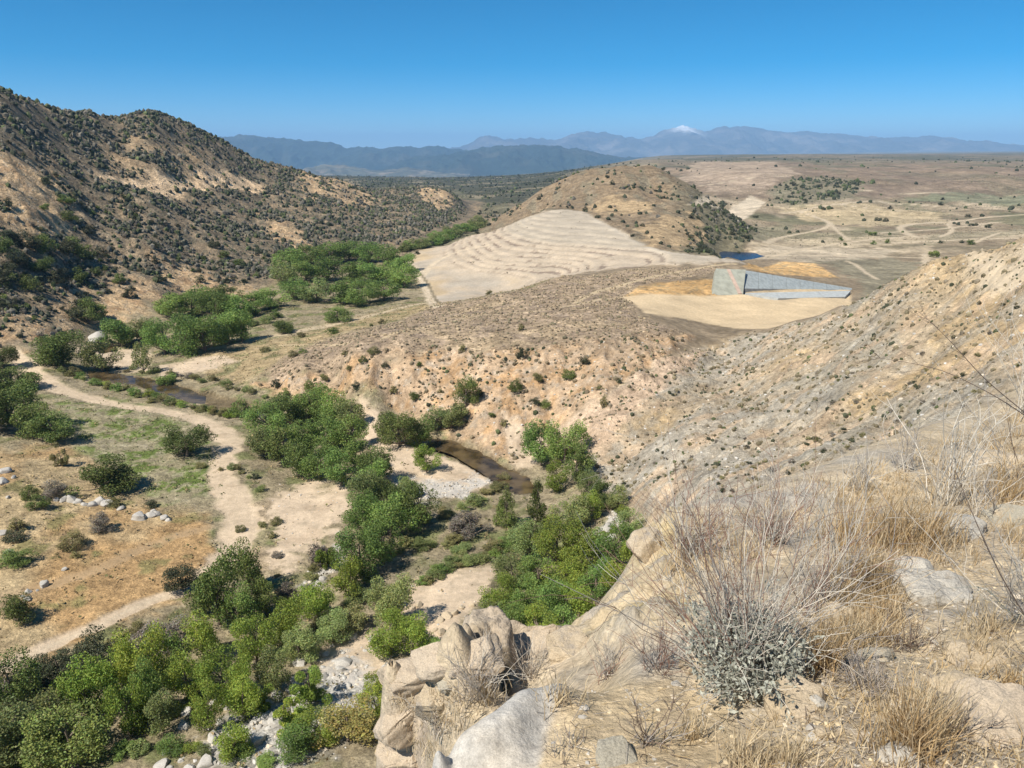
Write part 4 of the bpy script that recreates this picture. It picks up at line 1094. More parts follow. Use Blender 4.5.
for u, Y, zr in [(440,2.6,-2.75),(480,2.75,-2.62),(520,2.95,-2.58),(580,3.05,-2.55),(640,3.1,-2.48)]: fw(u, Y, zr)
brow = [(388,700,4.3),(398,668,4.5),(450,652,4.6),(510,652,4.9),(560,646,5.0),(585,622,5.2),(625,572,5.4),(640,545,5.8),(662,528,6.2),(720,506,6.8),(770,488,7.6),(830,466,8.8),(880,448,9.8),(920,432,10.8),(975,412,12.5),(1030,392,14.5),(1100,368,16.5)]
for u, v, Y in brow:
    fc(u, v, Y)
    r = (CAMZ - at_y(u, v, Y)[2]) / Y
    fw(u - (u < 640) * 6, Y * 1.35, -(r * 1.35 + .35) * Y)
    fw(u - (u < 640) * 12, Y * 2.0, -(r * 2.0 + 1.0) * Y)
for u, Y, zr in [(385,2.4,-3.4),(375,3.2,-4.6),(340,2,-3.6),(300,4,-6.5),(300,2,-4.4),(100,2,-5),(-200,2,-5.5),(-200,5,-9),(100,5,-9),(300,9,-13),(0,10,-15),(-300,10,-15)]:
    fw(u, Y, zr)
for u in range(-400, 900, 120): fw(u, 22, -32); fw(u, 45, -75)
for u in range(940, 1500, 120): fw(u, 30, -26); fw(u, 45, -50)
FG = np.array(FG)
fq = np.stack([FG[:, 0] / FG[:, 1] * 6.5, np.log(FG[:, 1]) * 3.2], 1)
nf = len(fq)
Kf = np.sqrt(((fq[:, None] - fq[None]) ** 2).sum(-1) + .02)
Af = np.zeros((nf + 1, nf + 1)); Af[:nf, :nf] = Kf - np.eye(nf) * .006; Af[nf, :nf] = 1; Af[:nf, nf] = 1
Wf = np.linalg.solve(Af, np.concatenate([FG[:, 2], [0]]))
fa = np.concatenate([np.arange(-1.3, -.2, .03), np.arange(-.2, .74, 2.6 / F), np.arange(.74, 1.4, .02)])
fb = np.concatenate([np.arange(math.log(.7), math.log(1.6), .03), np.arange(math.log(1.6), math.log(12), .0075), np.arange(math.log(12), math.log(46), .02)])
FA, FB = np.meshgrid(fa, fb)
_q = np.stack([FA.ravel() * 6.5, FB.ravel() * 3.2], 1)
FH = np.empty(len(_q))
for s in range(0, len(_q), 60000):
    FH[s:s + 60000] = np.sqrt(((_q[s:s + 60000, None] - fq[None]) ** 2).sum(-1) + .02) @ Wf[:nf] + Wf[nf]
FH = FH.reshape(FA.shape); FX = FA * np.exp(FB); FY = np.exp(FB)
fn1 = fbm(FX, FY, .8, 5); fn2 = fbm(FX + 9, FY, .25, 4); fn3 = fbm(FX, FY + 40, .07, 3); fn4 = fbm(FX + 3, FY, 1.7, 3)
FH += fn1 * .05 + fn2 * .018 + fn3 * .005
FH += smooth(6, 14, FY) * ridged(FX, FY, 1.5, 3) * .12
def fg_at(G, x, y):
    a = np.asarray(x, float) / np.asarray(y, float); b = np.log(np.asarray(y, float))
    i = np.clip(np.interp(a, fa, np.arange(len(fa))), 0, len(fa) - 1.001); j = np.clip(np.interp(b, fb, np.arange(len(fb))), 0, len(fb) - 1.001)
    i0 = i.astype(int); j0 = j.astype(int); fi = i - i0; fj = j - j0
    return (G[j0, i0] * (1 - fi) + G[j0, i0 + 1] * fi) * (1 - fj) + (G[j0 + 1, i0] * (1 - fi) + G[j0 + 1, i0 + 1] * fi) * fj
_fy = np.exp(np.linspace(math.log(.75), math.log(40), 3000))
def fhit(u, v):
    d = ray(u, v); t = _fy / d[1]; z = CAMZ + d[2] * t
    h = fg_at(FH, d[0] * t, _fy)
    k = int(np.argmax(z <= h))
    return np.array([d[0] * t[k], _fy[k], h[k]])
# bedrock that shows through: a pale granite face and a yellowish hump
def fpix_poly(pts, feather=.02):
    P = np.array([[q[0] / q[1], math.log(q[1])] for q in (fhit(*t) if len(t) == 2 else at_y(*t) for t in pts)]); P[:, 1] *= .6
    px, py = FA, FB * .6; ins = np.zeros(px.shape, bool); dm = np.full(px.shape, 9.)
    for i in range(len(P)):
        ax, ay = P[i]; bx, by = P[(i + 1) % len(P)]
        ins ^= ((ay > py) != (by > py)) & (px < (bx - ax) * (py - ay) / ((by - ay) or 1e-9) + ax)
        ex, ey = bx - ax, by - ay; t = np.clip(((px - ax) * ex + (py - ay) * ey) / (ex * ex + ey * ey + 1e-12), 0, 1)
        dm = np.minimum(dm, np.hypot(px - ax - t * ex, py - ay - t * ey))
    return smooth(-feather, feather, np.where(ins, dm, -dm) + fn1 * .012 + fn2 * .012)
GRAN = fpix_poly([(400,800,2.0),(430,775,2.25),(452,756,2.34),(480,721,2.45),(520,691,2.60),(566,683,2.68),(566,700),(548,735),(534,764),(530,800,1.8)], .012)
DUST = fpix_poly([(560,692),(600,684),(640,680),(700,678),(745,702),(735,760),(700,800,1.8),(520,800,1.8),(538,738)], .03)
HUMP = fpix_poly([(560,655,4.6),(600,600,4.9),(640,545,5.8),(680,535,5.8),(700,580,4.6),(690,640,3.3),(600,668,3.5)], .03)
OUTC = fpix_poly([(370,820,3.0),(376,760,3.4),(384,700,4.3),(398,660,4.7),(450,646,4.8),(510,646,5.0),(566,640,5.1),(572,662,3.9),(520,680,3.5),(468,700,3.4),(436,740,3.0),(420,820,2.6)], .012)
def voronoi(x, y, cw, ch, rot, seed, wob=.25):
    X = (x * math.cos(rot) - y * math.sin(rot)) / cw + fbm(x, y, cw * 1.2, 3) * wob; Y = (x * math.sin(rot) + y * math.cos(rot)) / ch + fbm(x + 7, y, cw * 1.2, 3) * wob
    gi, gj = np.floor(X).astype(int), np.floor(Y).astype(int)
    f1 = np.full(X.shape, 9.); f2 = np.full(X.shape, 9.); cid = np.zeros(X.shape, int); cx = np.zeros(X.shape); cy = np.zeros(X.shape)
    for a in (-1, 0, 1):
        for b in (-1, 0, 1):
            h = _perm[(_perm[(gi + a + seed) & 4095] + gj + b) & 4095]
            px_ = gi + a + (h % 61) / 61.; py_ = gj + b + ((h // 61) % 67) / 67.
            d = np.hypot(X - px_, Y - py_)
            nw = d < f1
            f2 = np.where(nw, f1, np.minimum(f2, d)); cid = np.where(nw, h, cid); cx = np.where(nw, X - px_, cx); cy = np.where(nw, Y - py_, cy); f1 = np.where(nw, d, f1)
    r1 = (cid % 97) / 97.; r2 = (cid % 89) / 89.; r3 = (cid % 83) / 83.
    return f2 - f1, r1, (r2 - .5) * cx + (r3 - .5) * cy
ve, vr, vt = voronoi(FX, FY, .56, .38, .35, 11, .18)
he, hr, ht = voronoi(FX, FY, .8, .55, -.5, 29, .4)
gz = np.gradient(FH, axis=0) / np.gradient(FY, axis=0); gx_ = np.gradient(FH, axis=1) / (np.gradient(FX, axis=1) + 1e-9)
EASE = 1 - smooth(.6, 1.3, np.hypot(gz, gx_)) * .96
vt = np.clip(vt, -.28, .28); ht = np.clip(ht, -.3, .3)
FH += EASE * OUTC * (((vr - .4) * .26 + vt * .30) * smooth(0, .16, ve) - .10 * (1 - smooth(.0, .12, ve)) + ridged(FX, FY, .3, 5, .65) * .03) * (1 - GRAN)
FH += EASE * HUMP * (((hr - .5) * .14 + ht * .22) * smooth(0, .3, he) + ridged(FX, FY, .35, 5, .65) * .03)
FH -= GRAN * (fn1 * .03 + fn2 * .012) ; FH += GRAN * fbm(FX, FY, .4, 4) * .02 + HUMP * (ridged(FX, FY * .7, .7, 4, .6) * .10)
FH -= DUST * (fn1 * .02 + fn2 * .012)
fcol = np.empty(FX.shape + (3,)); fcol[:] = (.51, .415, .285)
def fpaint(m, c):
    global fcol
    m = np.clip(m, 0, 1)[..., None]; fcol = fcol * (1 - m) + np.array(c) * m
fpaint(smooth(0, .4, fn1), (.42, .345, .25)); fpaint(smooth(.0, .4, -fn1) * .8, (.50, .40, .265)); fpaint(smooth(.1, .4, fn2) * .8, (.37, .32, .25)); fpaint(smooth(.1, .35, fn4) * .7, (.40, .37, .32))
fpaint(smooth(.15, .35, -fn2) * .6, (.53, .45, .33))
fpaint(smooth(6, 10, FY) * .6, (.40, .33, .23))
fpaint(DUST * .9, (.56, .44, .275)); fpaint(DUST * smooth(.1, .35, fn2) * .6, (.46, .37, .25))
fpaint(HUMP * .85, (.47, .385, .255)); fpaint(HUMP * smooth(.05, .3, fn2), (.40, .35, .28)); fpaint(HUMP * smooth(.0, .3, -fn1) * .8, (.52, .41, .22))
fpaint(OUTC * .95, (.52, .425, .31)); fpaint(OUTC * smooth(.3, .7, vr) * .7, (.43, .36, .28)); fpaint(OUTC * smooth(.05, .3, fn2) * .6, (.37, .31, .245)); fpaint(OUTC * smooth(.0, .3, fn1) * .5, (.53, .43, .28)); fpaint(OUTC * (1 - smooth(0, .05, ve)) * .5, (.24, .19, .14))
fpaint(HUMP * smooth(.5, .9, hr) * .6, (.40, .36, .29)); fpaint(HUMP * (1 - smooth(0, .035, he)) * smooth(-.1, .2, fn4) * .5, (.26, .21, .15))
fpaint(GRAN, (.47, .445, .40)); fpaint(GRAN * smooth(.05, .3, fn3) * .5, (.38, .36, .33)); fpaint(GRAN * smooth(.1, .35, fn1) * .4, (.50, .42, .31))
M_top = soil_mat('hilltop_soil', (1.6, 9, 42), .22, .8, 14, dist=.05)
fi_ = np.arange(FX.size).reshape(FX.shape)
fqd = np.stack([fi_[:-1, :-1], fi_[:-1, 1:], fi_[1:, 1:], fi_[1:, :-1]], -1).reshape(-1, 4)
M_bed = soil_mat('bedrock', (2.2, 11, 55), .20, .9, 20, rough=.9, dist=.035)
M_gran = soil_mat('pale_granite_grain', (3, 30, 160), .20, .7, 60, rough=.85, dist=.012)
FP = np.stack([FX, FY, FH], -1); fnn = np.cross(np.gradient(FP, axis=1), np.gradient(FP, axis=0)); fnn /= np.linalg.norm(fnn, axis=-1, keepdims=True) + 1e-12
FP, fnn, fcl = FP.reshape(-1, 3), fnn.reshape(-1, 3), fcol.reshape(-1, 3)
fcls = np.zeros(FX.shape, int); fcls[HUMP > .5] = 2; fcls[OUTC > .5] = 1; fcls[GRAN > .5] = 3
for k, (nm, mt, lab, cat) in enumerate([('hilltop_ground', M_top, None, None), ('rock_outcrop', M_bed, 'brown cracked outcrop of broken slabs at the brink of the slope', 'outcrop'),
        ('rock_hump', M_bed, 'yellowish rock hump above the valley thicket behind the sagebrush', 'rock'), ('granite_slab', M_gran, 'smooth pale grey granite face at the bottom middle of the hilltop', 'rock')]):
    qf = fqd[fcls[:-1, :-1].ravel() == k]; uq, inv = np.unique(qf, return_inverse=True)
    me = mesh_np(nm, FP[uq], inv.reshape(-1, 4), fcl[uq]); me.normals_split_custom_set_from_vertices(fnn[uq])
    tag(obj(nm, me, mt), lab, cat, None, None if lab else 'structure')

# rocks
def rock_mat(name, a, b, c, grain=.5):
    m, nt, N, L, P = new_mat(name)
    geo = N.new('ShaderNodeNewGeometry')
    def noise(s, d=6, r=.6):
        z = N.new('ShaderNodeTexNoise'); z.inputs['Scale'].default_value = s; z.inputs['Detail'].default_value = d; z.inputs['Roughness'].default_value = r
        L.new(geo.outputs['Position'], z.inputs['Vector']); return z.outputs['Fac']
    def ramp(f, p0, c0, p1, c1):
        r = N.new('ShaderNodeValToRGB'); r.color_ramp.elements[0].position = p0; r.color_ramp.elements[1].position = p1
        r.color_ramp.elements[0].color = (*c0, 1); r.color_ramp.elements[1].color = (*c1, 1); L.new(f, r.inputs['Fac']); return r.outputs['Color']
    base = ramp(noise(4.5), .38, a, .62, b)
    mx = N.new('ShaderNodeMix'); mx.data_type = 'RGBA'
    L.new(ramp(noise(11, 8, .7), .52, (0, 0, 0), .64, (1, 1, 1)), mx.inputs['Factor']); L.new(base, mx.inputs['A']); mx.inputs['B'].default_value = (*c, 1)
    g2 = N.new('ShaderNodeMix'); g2.data_type = 'RGBA'; g2.blend_type = 'MULTIPLY'; g2.inputs['Factor'].default_value = grain
    L.new(mx.outputs['Result'], g2.inputs['A']); L.new(ramp(noise(130, 4, .8), .38, (.45, .45, .45), .6, (1.25, 1.25, 1.25)), g2.inputs['B'])
    L.new(g2.outputs['Result'], P.inputs['Base Color']); P.inputs['Roughness'].default_value = .9; P.inputs['Specular IOR Level'].default_value = .2
    bp = N.new('ShaderNodeBump'); bp.inputs['Strength'].default_value = .8; bp.inputs['Distance'].default_value = .03
    L.new(noise(16, 10, .7), bp.inputs['Height']); L.new(bp.outputs['Normal'], P.inputs['Normal'])
    return m
RK = {'pale': rock_mat('pale_granite', (.42, .39, .34), (.50, .47, .41), (.38, .33, .26)),
      'tan': rock_mat('tan_granite', (.46, .37, .25), (.53, .44, .32), (.36, .31, .25)),
      'grey': rock_mat('grey_green_rock', (.37, .34, .27), (.43, .39, .31), (.47, .38, .26)),
      'brown': rock_mat('brown_sandstone', (.48, .39, .285), (.55, .455, .34), (.40, .335, .26)),
      'boulder': rock_mat('white_boulder', (.43, .41, .37), (.52, .495, .45), (.35, .31, .26), .4)}
def rock_mesh(name, seed, sub, ncut=14, sharp=.16, rough=.07, flat=1.0, box=0):
    import bmesh
    bm = bmesh.new(); bmesh.ops.create_icosphere(bm, subdivisions=sub, radius=1.0)
    g = np.random.default_rng(seed)
    v = np.array([x.co[:] for x in bm.verts])
    pl = rand_dirs(ncut, g); dd = g.uniform(.58, .92, ncut)
    if box:
        ax = np.concatenate([np.eye(3), -np.eye(3)]) + g.normal(0, .24, (6, 3)); ax /= np.linalg.norm(ax, axis=1, keepdims=True)
        pl = np.concatenate([ax, pl[:8]]); dd = np.concatenate([g.uniform(.48, .64, 6), g.uniform(.60, .80, len(pl) - 6)])
    for p, d in zip(pl, dd):
        k = v @ p
        v = v - np.outer(np.maximum(k - d, 0) * (1 - sharp), p)
    o = g.uniform(0, 50, 3)
    def n3(p, s): return (perlin(p[:, 0] * s + o[0], p[:, 1] * s + o[1]) + perlin(p[:, 1] * s + o[2], p[:, 2] * s + o[0]) + perlin(p[:, 2] * s + o[1], p[:, 0] * s + o[2])) / 1.6
    nr = v / (np.linalg.norm(v, axis=1, keepdims=True))
    v = v + nr * (n3(v, 2.1) * rough * 1.3 + n3(v, 5) * rough * .6 + n3(v, 12) * rough * .3)[:, None]
    # a couple of cracks
    for c in range(2):
        p = rand_dirs(1, g)[0]; k = v @ p + n3(v, 3) * .12 - g.uniform(-.3, .3)
        v = v - nr * (np.exp(-(k / .022) ** 2) * .05)[:, None]
    v[:, 2] *= flat
    for x, c in zip(bm.verts, v): x.co = c
    me = bpy.data.meshes.new(name); bm.to_mesh(me); bm.free()
    for p in me.polygons: p.use_smooth = True
    try: me.set_sharp_from_angle(angle=R(38))
    except Exception: pass
    return me
def rock(u, v, w, h, mat, seed, label, group=None, name='rock', sub=5, depth=None, tilt=(0, 0), rz=None, parent=None, sink=.35, Y=None, cat='rock', ncut=14, sharp=.16, rough=.07, box=0):
    p = fhit(u, v) if Y is None else np.array(at_y(u, v, Y))
    s = slant(p) / F
    W_, H_ = w * s / 2, h * s / 2
    D_ = W_ * .8 if depth is None else depth * s / 2
    o = obj(name, rock_mesh(name, seed, sub, ncut, sharp, rough, 1.0, box), RK[mat], parent)
    loc = p + np.array([0, D_ * .3, H_ * (1 - 2 * sink) * .8])
    o.location = loc - (np.array(parent.location) if parent else 0)
    o.scale = (W_, D_, H_)
    o.rotation_euler = (tilt[0], tilt[1], rz if rz is not None else random.uniform(-.3, .3))
    if parent is None: tag(o, label, cat, group)
    return o
rock(618,764,62,22,'grey',8,'flat grey green stone sunk in the dusty slab at the frame bottom',tilt=(.25,0),sink=.66,rough=.04,depth=60,box=1)
outc = bpy.data.objects['rock_outcrop']
for a in [(406,686,78,40,64,'brown',21,.48),(398,730,60,44,54,'brown',22,.48),(436,672,66,30,60,'brown',23,.5),(474,664,84,28,60,'brown',24,.52),(524,660,96,28,60,'brown',25,.55),(404,768,66,40,56,'brown',26,.5),(438,708,52,40,50,'tan',27,.55),(570,654,66,24,50,'tan',28,.55),(448,690,24,16,22,'grey',29,.4)]:
    rock(a[0], a[1], a[2], a[3], a[5], a[6], None, parent=outc, name='block', sink=a[7], ncut=9, sharp=.07, rough=.075, rz=random.uniform(-.4, .6), depth=a[4], box=1, tilt=(random.uniform(.1, .35), random.uniform(-.25, .05)), sub=5)
rock(938,602,92,50,'pale',31,'pale weathered rock with a dark crack among the dry grass',sink=.5,tilt=(.2,.2),rough=.13,ncut=14,sub=6,box=1,sharp=.15)
rock(918,582,40,26,'pale',32,'smaller pale cap of rock perched behind the weathered rock',sink=.2,rough=.06)
rock(958,535,64,30,'pale',33,'flat pale slab behind the weathered rock',sink=.5)
rock(1012,522,50,26,'grey',34,'flat grey slab at the right edge below the bare bushes',sink=.5)
rock(798,712,80,40,'tan',35,'flat grey brown stone in front of the silvery sagebrush',sink=.62,tilt=(.28,0),rough=.045,depth=70,box=1)
rock(1012,742,96,60,'brown',36,'large rough slab at the lower right corner',sink=.62,tilt=(.3,-.12),rough=.09,depth=120,box=1,sharp=.12)
rock(838,622,30,28,'tan',37,'small pale yellow rock right of the sagebrush',sink=.35)
rock(820,708,20,16,'pale',38,'small white stone at the edge of the flat grey brown stone',sink=.4,sub=4)
rock(797,669,12,11,'pale',39,'tiny rounded stone under the sagebrush leaves',sink=.3,sub=4)
rock(822,738,16,16,'tan',40,'small angular yellow stone below the flat grey brown stone',sink=.3,sub=4)
rock(798,732,10,9,'tan',41,'tiny orange stone left of the small angular one',sink=.3,sub=4)
rock(960,690,46,20,'tan',42,'low weathered stone above the lower right slab',sink=.5)
rock(985,665,60,20,'tan',43,'low tan ledge at the right side of the hilltop',sink=.55)
rock(905,765,40,26,'pale',45,'pale stone at the bottom beside the golden grass',sink=.5)
rock(880,660,36,16,'grey',46,'low grey stone under dead twigs',sink=.5)
rock(1005,465,60,24,'tan',47,'tan ledge under the bushes at the right edge',sink=.5)
rock(650,552,50,40,'tan',48,'pale rock on the brink left of the reddish twigs',sink=.45)
rock(700,668,44,26,'tan',49,'tan lump at the left foot of the sagebrush',sink=.5)

# twigs, stems, grass
def twig_mat():
    m, nt, N, L, P = new_mat('dry_stems')
    at = N.new('ShaderNodeAttribute'); at.attribute_name = 'tint'
    L.new(at.outputs['Color'], P.inputs['Base Color']); P.inputs['Roughness'].default_value = .8; P.inputs['Specular IOR Level'].default_value = .2
    return m
M_twig = twig_mat()
M_blade = leaf_mat('dry_grass_blades', (1, 1, 1), 0, .25, 0, .7)
def bend_path(p, d, length, g, n=7, wander=.16, droop=0.0):
    pts = [np.array(p, float)]; d = np.array(d, float); d /= np.linalg.norm(d)
    for i in range(n):
        pts.append(pts[-1] + d * length / n)
        d = d + g.normal(0, wander, 3) + np.array([0, 0, -droop]); d /= np.linalg.norm(d)
    return np.array(pts)
def twigs(A, base, g, n, length, r, cone, cols, lean=(0, 0, 1), branch=3, wander=.14, spread=.03, droop=0, tips=None, k=4):
    lean = np.array(lean, float)
    for i in range(n):
        d = lean / np.linalg.norm(lean) + rand_dirs(1, g)[0] * cone; d[2] = max(d[2], .05)
        L_ = length * g.uniform(.55, 1.1)
        b = np.array(base) + np.array([*g.normal(0, spread, 2), -.02])
        P_ = bend_path(b, d, L_, g, 8, wander, droop)
        c = np.array(cols[g.integers(len(cols))]) * g.uniform(.8, 1.2)
        A.add(*tube(P_, r, r * .35, k), c)
        if tips is not None: tips.append((P_, L_))
        for j in range(g.poisson(branch)):
            q = g.integers(2, 8); s = P_[q]
            dd = (P_[min(q + 1, 8)] - P_[q - 1]); dd /= np.linalg.norm(dd)
            Q = bend_path(s, dd + rand_dirs(1, g)[0] * .75, L_ * g.uniform(.15, .42), g, 5, wander * 1.2, droop)
            A.add(*tube(Q, r * .55, r * .25, 3), c * g.uniform(.85, 1.15))
            if tips is not None: tips.append((Q, L_ * .3))
            if g.uniform() < .5:
                Q2 = bend_path(Q[3], (Q[4] - Q[3]) + rand_dirs(1, g)[0] * .03, L_ * .14, g, 4, wander)
                A.add(*tube(Q2, r * .35, r * .2, 3), c)
PALE, GREY, RED, DARK, STRAW = (.56, .51, .43), (.33, .30, .27), (.27, .165, .125), (.15, .11, .085), (.50, .38, .20)
def fg_bush(u, v, name, cat, label, group, seed, specs, h_px):
    p = fhit(u, v); s = slant(p) / F
    g = np.random.default_rng(seed)
    t = empty(name, tuple(p)); tag(t, label, cat, group)
    tips = []
    A = Acc()
    for (n, lf, r, cone, cols, lean, br) in specs:
        twigs(A, (0, 0, 0), g, n, h_px * s * lf, r, cone, cols, lean, br, tips=tips, spread=.02 + .04 * s * h_px)
    obj('stems', A.mesh('stems', True), M_twig, t)
    return t, tips, s, g
# the silvery sagebrush with its long reddish flower stems
t, tips, s, g = fg_bush(745, 682, 'sagebrush', 'bush', 'silvery grey sagebrush with long bare reddish and grey stems on the hilltop', None, 101,
    [(60, .6, .003, .95, [GREY, PALE, PALE], (0, .1, 1), 3), (48, 1.15, .0021, .42, [RED, GREY, PALE], (.02, .15, 1), 3), (26, 1.2, .0022, .35, [RED, PALE], (-.55, .25, .85), 3),
     (16, 1.05, .002, .3, [GREY, PALE], (.45, .2, 1), 3)], 190)
lv = Acc(); P_, N_ = [], []
for path, L_ in tips[:]:
    for q in range(1, len(path)):
        rr = np.linalg.norm(path[q])
        if path[q][2] > .26 or g.uniform() > .7 or abs(path[q][0]) > .22: continue
        for e in range(g.integers(1, 5)):
            P_.append(path[q] + g.normal(0, .012, 3)); N_.append(np.array([0, 0, 1.]))
extra = rand_dirs(2000, g) * np.array([.24, .20, .17]) * (g.uniform(.3, 1, (2000, 1)) ** .5) + np.array([0, -.02, .13])
P_ = np.concatenate([np.array(P_), extra[extra[:, 2] > 0]]); N_ = np.tile([0, -.2, .6], (len(P_), 1))
q, f = leaf_quads(P_, N_, .0135, g, 1.9)
tint = np.array((.40, .41, .345)) * g.uniform(.6, 1.3, (len(P_), 1))
lv.add(q, f, np.repeat(tint, 4, 0))
obj('leaves', lv.mesh('leaves'), M_blade, t)
def arc(A, pix, r0, r1, col, k=4):
    A.add(*tube(np.array([at_y(*p) for p in pix]), r0, r1, k), col)
# long single stems that arch out of the sagebrush
def long_stem(pix, label, col, r=.003, parent=None):
    P_ = np.array([at_y(*p) for p in pix]); g = np.random.default_rng(int(pix[0][0]))
    # smooth through the points
    tt = np.linspace(0, len(P_) - 1, 18); Q = np.stack([np.interp(tt, range(len(P_)), P_[:, i]) for i in range(3)], 1)
    for _ in range(3): Q[1:-1] = (Q[:-2] + 2 * Q[1:-1] + Q[2:]) / 4
    A = Acc(); base = Q[0].copy(); A.add(*tube(Q - base, r, r * .35, 5), col)
    for j in range(6):
        i = g.integers(6, 17); d = Q[i] - Q[i - 1]; d /= np.linalg.norm(d)
        A.add(*tube(bend_path(Q[i] - base, d + rand_dirs(1, g)[0] * .6, .1, g, 4), r * .4, r * .2, 3), np.array(col) * .9)
    if parent:
        o = obj('stem', A.mesh('stem', True), M_twig, parent); o.location = base - np.array(parent.location); o['label'] = label
    else:
        o = obj('dry_twig', A.mesh('dry_twig', True), M_twig); o.location = base; tag(o, label, 'weed', 'long dry twigs of the hilltop')  # a single dry twig on its own, not a whole plant
long_stem([(735,672,2.75),(700,655,2.7),(640,622,2.65),(590,598,2.6),(540,574,2.6)], 'long dry stem arching left from the sagebrush over the rock hump', GREY, .0026, t)
long_stem([(728,668,2.8),(690,620,2.9),(650,585,3.0),(600,545,3.1)], 'reddish dry stem leaning left over the green thicket', RED, .0022, t)
long_stem([(1060,440,1.7),(1000,398,1.7),(940,368,1.75),(868,356,1.8)], 'long dark twig reaching in from the right edge over the hillside', DARK, .0014)
long_stem([(1040,425,1.9),(985,380,1.9),(945,335,1.9),(918,311,1.95)], 'dark twig rising steeply beside the long one at the right edge', DARK, .0014)
long_stem([(1040,640,2.1),(1000,575,2.1),(975,520,2.1),(955,470,2.15)], 'dark leaning stem at the right edge above the lower slab', DARK, .0022)
long_stem([(690,700,2.3),(668,735,2.2),(655,755,2.1)], 'short dark curved twig lying on the dusty slab', DARK, .0018)
bushes = [
    (945, 505, 'bare pale bush with fanned upright stems right of the golden grass', 201, [(20, 1.1, .0055, .38, [PALE, (.62, .58, .50)], (-.1, .1, 1), 5), (16, .6, .0028, .7, [GREY, PALE], (0, 0, 1), 3)], 95),
    (985, 520, 'twiggy pale bush left of the right edge slab', 202, [(16, .9, .003, .5, [PALE, GREY], (.1, 0, 1), 4)], 80),
    (1015, 480, 'tangled grey bush at the right edge of the hilltop', 203, [(26, .9, .003, .7, [GREY, PALE, DARK], (-.2, 0, 1), 5)], 120),
    (1030, 420, 'tall whitish dry weeds at the right edge on the brow', 204, [(34, 1.0, .0042, .35, [PALE, (.52, .47, .38)], (0, 0, 1), 3)], 110),
    (1035, 620, 'grey stemmed bush cut by the right edge above the low ledge', 205, [(26, 1.0, .0026, .6, [GREY, (.30, .32, .27), PALE], (-.5, .1, 1), 4)], 110),
    (848, 585, 'tall pale dry weed beside the right of the sagebrush', 206, [(9, 1.15, .0028, .3, [PALE, GREY], (-.05, 0, 1), 3)], 120),
    (815, 610, 'grey bare bush leaning against the sagebrush', 207, [(30, 1.0, .0022, .5, [GREY, RED, PALE], (.1, .1, 1), 4)], 130),
    (905, 470, 'thin whitish weeds on the brow of the slope', 208, [(18, .9, .004, .4, [PALE, GREY], (0, 0, 1), 3)], 70),
    (860, 490, 'sparse pale weeds left of the brow weeds', 209, [(14, .9, .0035, .4, [PALE, GREY], (0, 0, 1), 3)], 60),
    (478, 698, 'thin lilac grey dry brush at the foot of the outcrop', 210, [(46, 1.0, .0022, .55, [(.40, .34, .28), GREY, PALE], (0, 0, 1), 3)], 60),
    (530, 677, 'pale wispy brush between the outcrop and the tan slab', 211, [(40, .9, .0022, .5, [PALE, (.40, .34, .28)], (0, 0, 1), 3)], 50),
    (610, 672, 'low thin brush along the top of the tan slab', 212, [(46, .8, .002, .7, [GREY, PALE, RED], (0, 0, 1), 3)], 46),
    (660, 668, 'reddish thin brush left of the silvery sagebrush', 213, [(40, 1.0, .002, .6, [RED, GREY], (-.2, 0, 1), 3)], 60),
    (652, 745, 'small dead dark bush on the dusty slab', 214, [(16, 1.0, .0022, .7, [DARK, GREY], (0, 0, 1), 4)], 50),
    (560, 752, 'small dead twiggy plant on the pale boulder edge', 215, [(10, 1.0, .0016, .6, [DARK, GREY], (0, 0, 1), 4)], 40),
    (870, 690, 'flattened grey dead bush below the weathered rock', 216, [(60, .9, .002, 1.2, [GREY, (.36, .31, .27)], (0, 0, .35), 4)], 46),
    (905, 650, 'low dead dark bush in front of the weathered rock', 217, [(40, .9, .0022, 1.1, [DARK, GREY], (0, 0, .4), 4)], 40),
    (960, 740, 'dead grey twigs beside the lower right slab', 218, [(26, 1.0, .002, .9, [GREY, DARK], (0, 0, .6), 3)], 50),
    (440, 735, 'pale dry wisps on the lower blocks of the outcrop', 219, [(34, 1.0, .0022, .55, [PALE, (.40, .34, .28)], (0, 0, 1), 3)], 50),
    (690, 560, 'fine reddish brush behind the sagebrush on the brow', 220, [(60, 1.0, .0028, .55, [RED, GREY, PALE], (0, 0, 1), 4)], 80),
    (770, 545, 'fine grey brush behind the right half of the sagebrush', 221, [(50, 1.0, .0028, .5, [GREY, PALE, RED], (0, 0, 1), 4)], 80),
]
for u, v, lab, seed, specs, hp in bushes:
    fg_bush(u, v, 'dry_bush', 'bush', lab, 'dry bushes of the hilltop', seed, specs, hp)

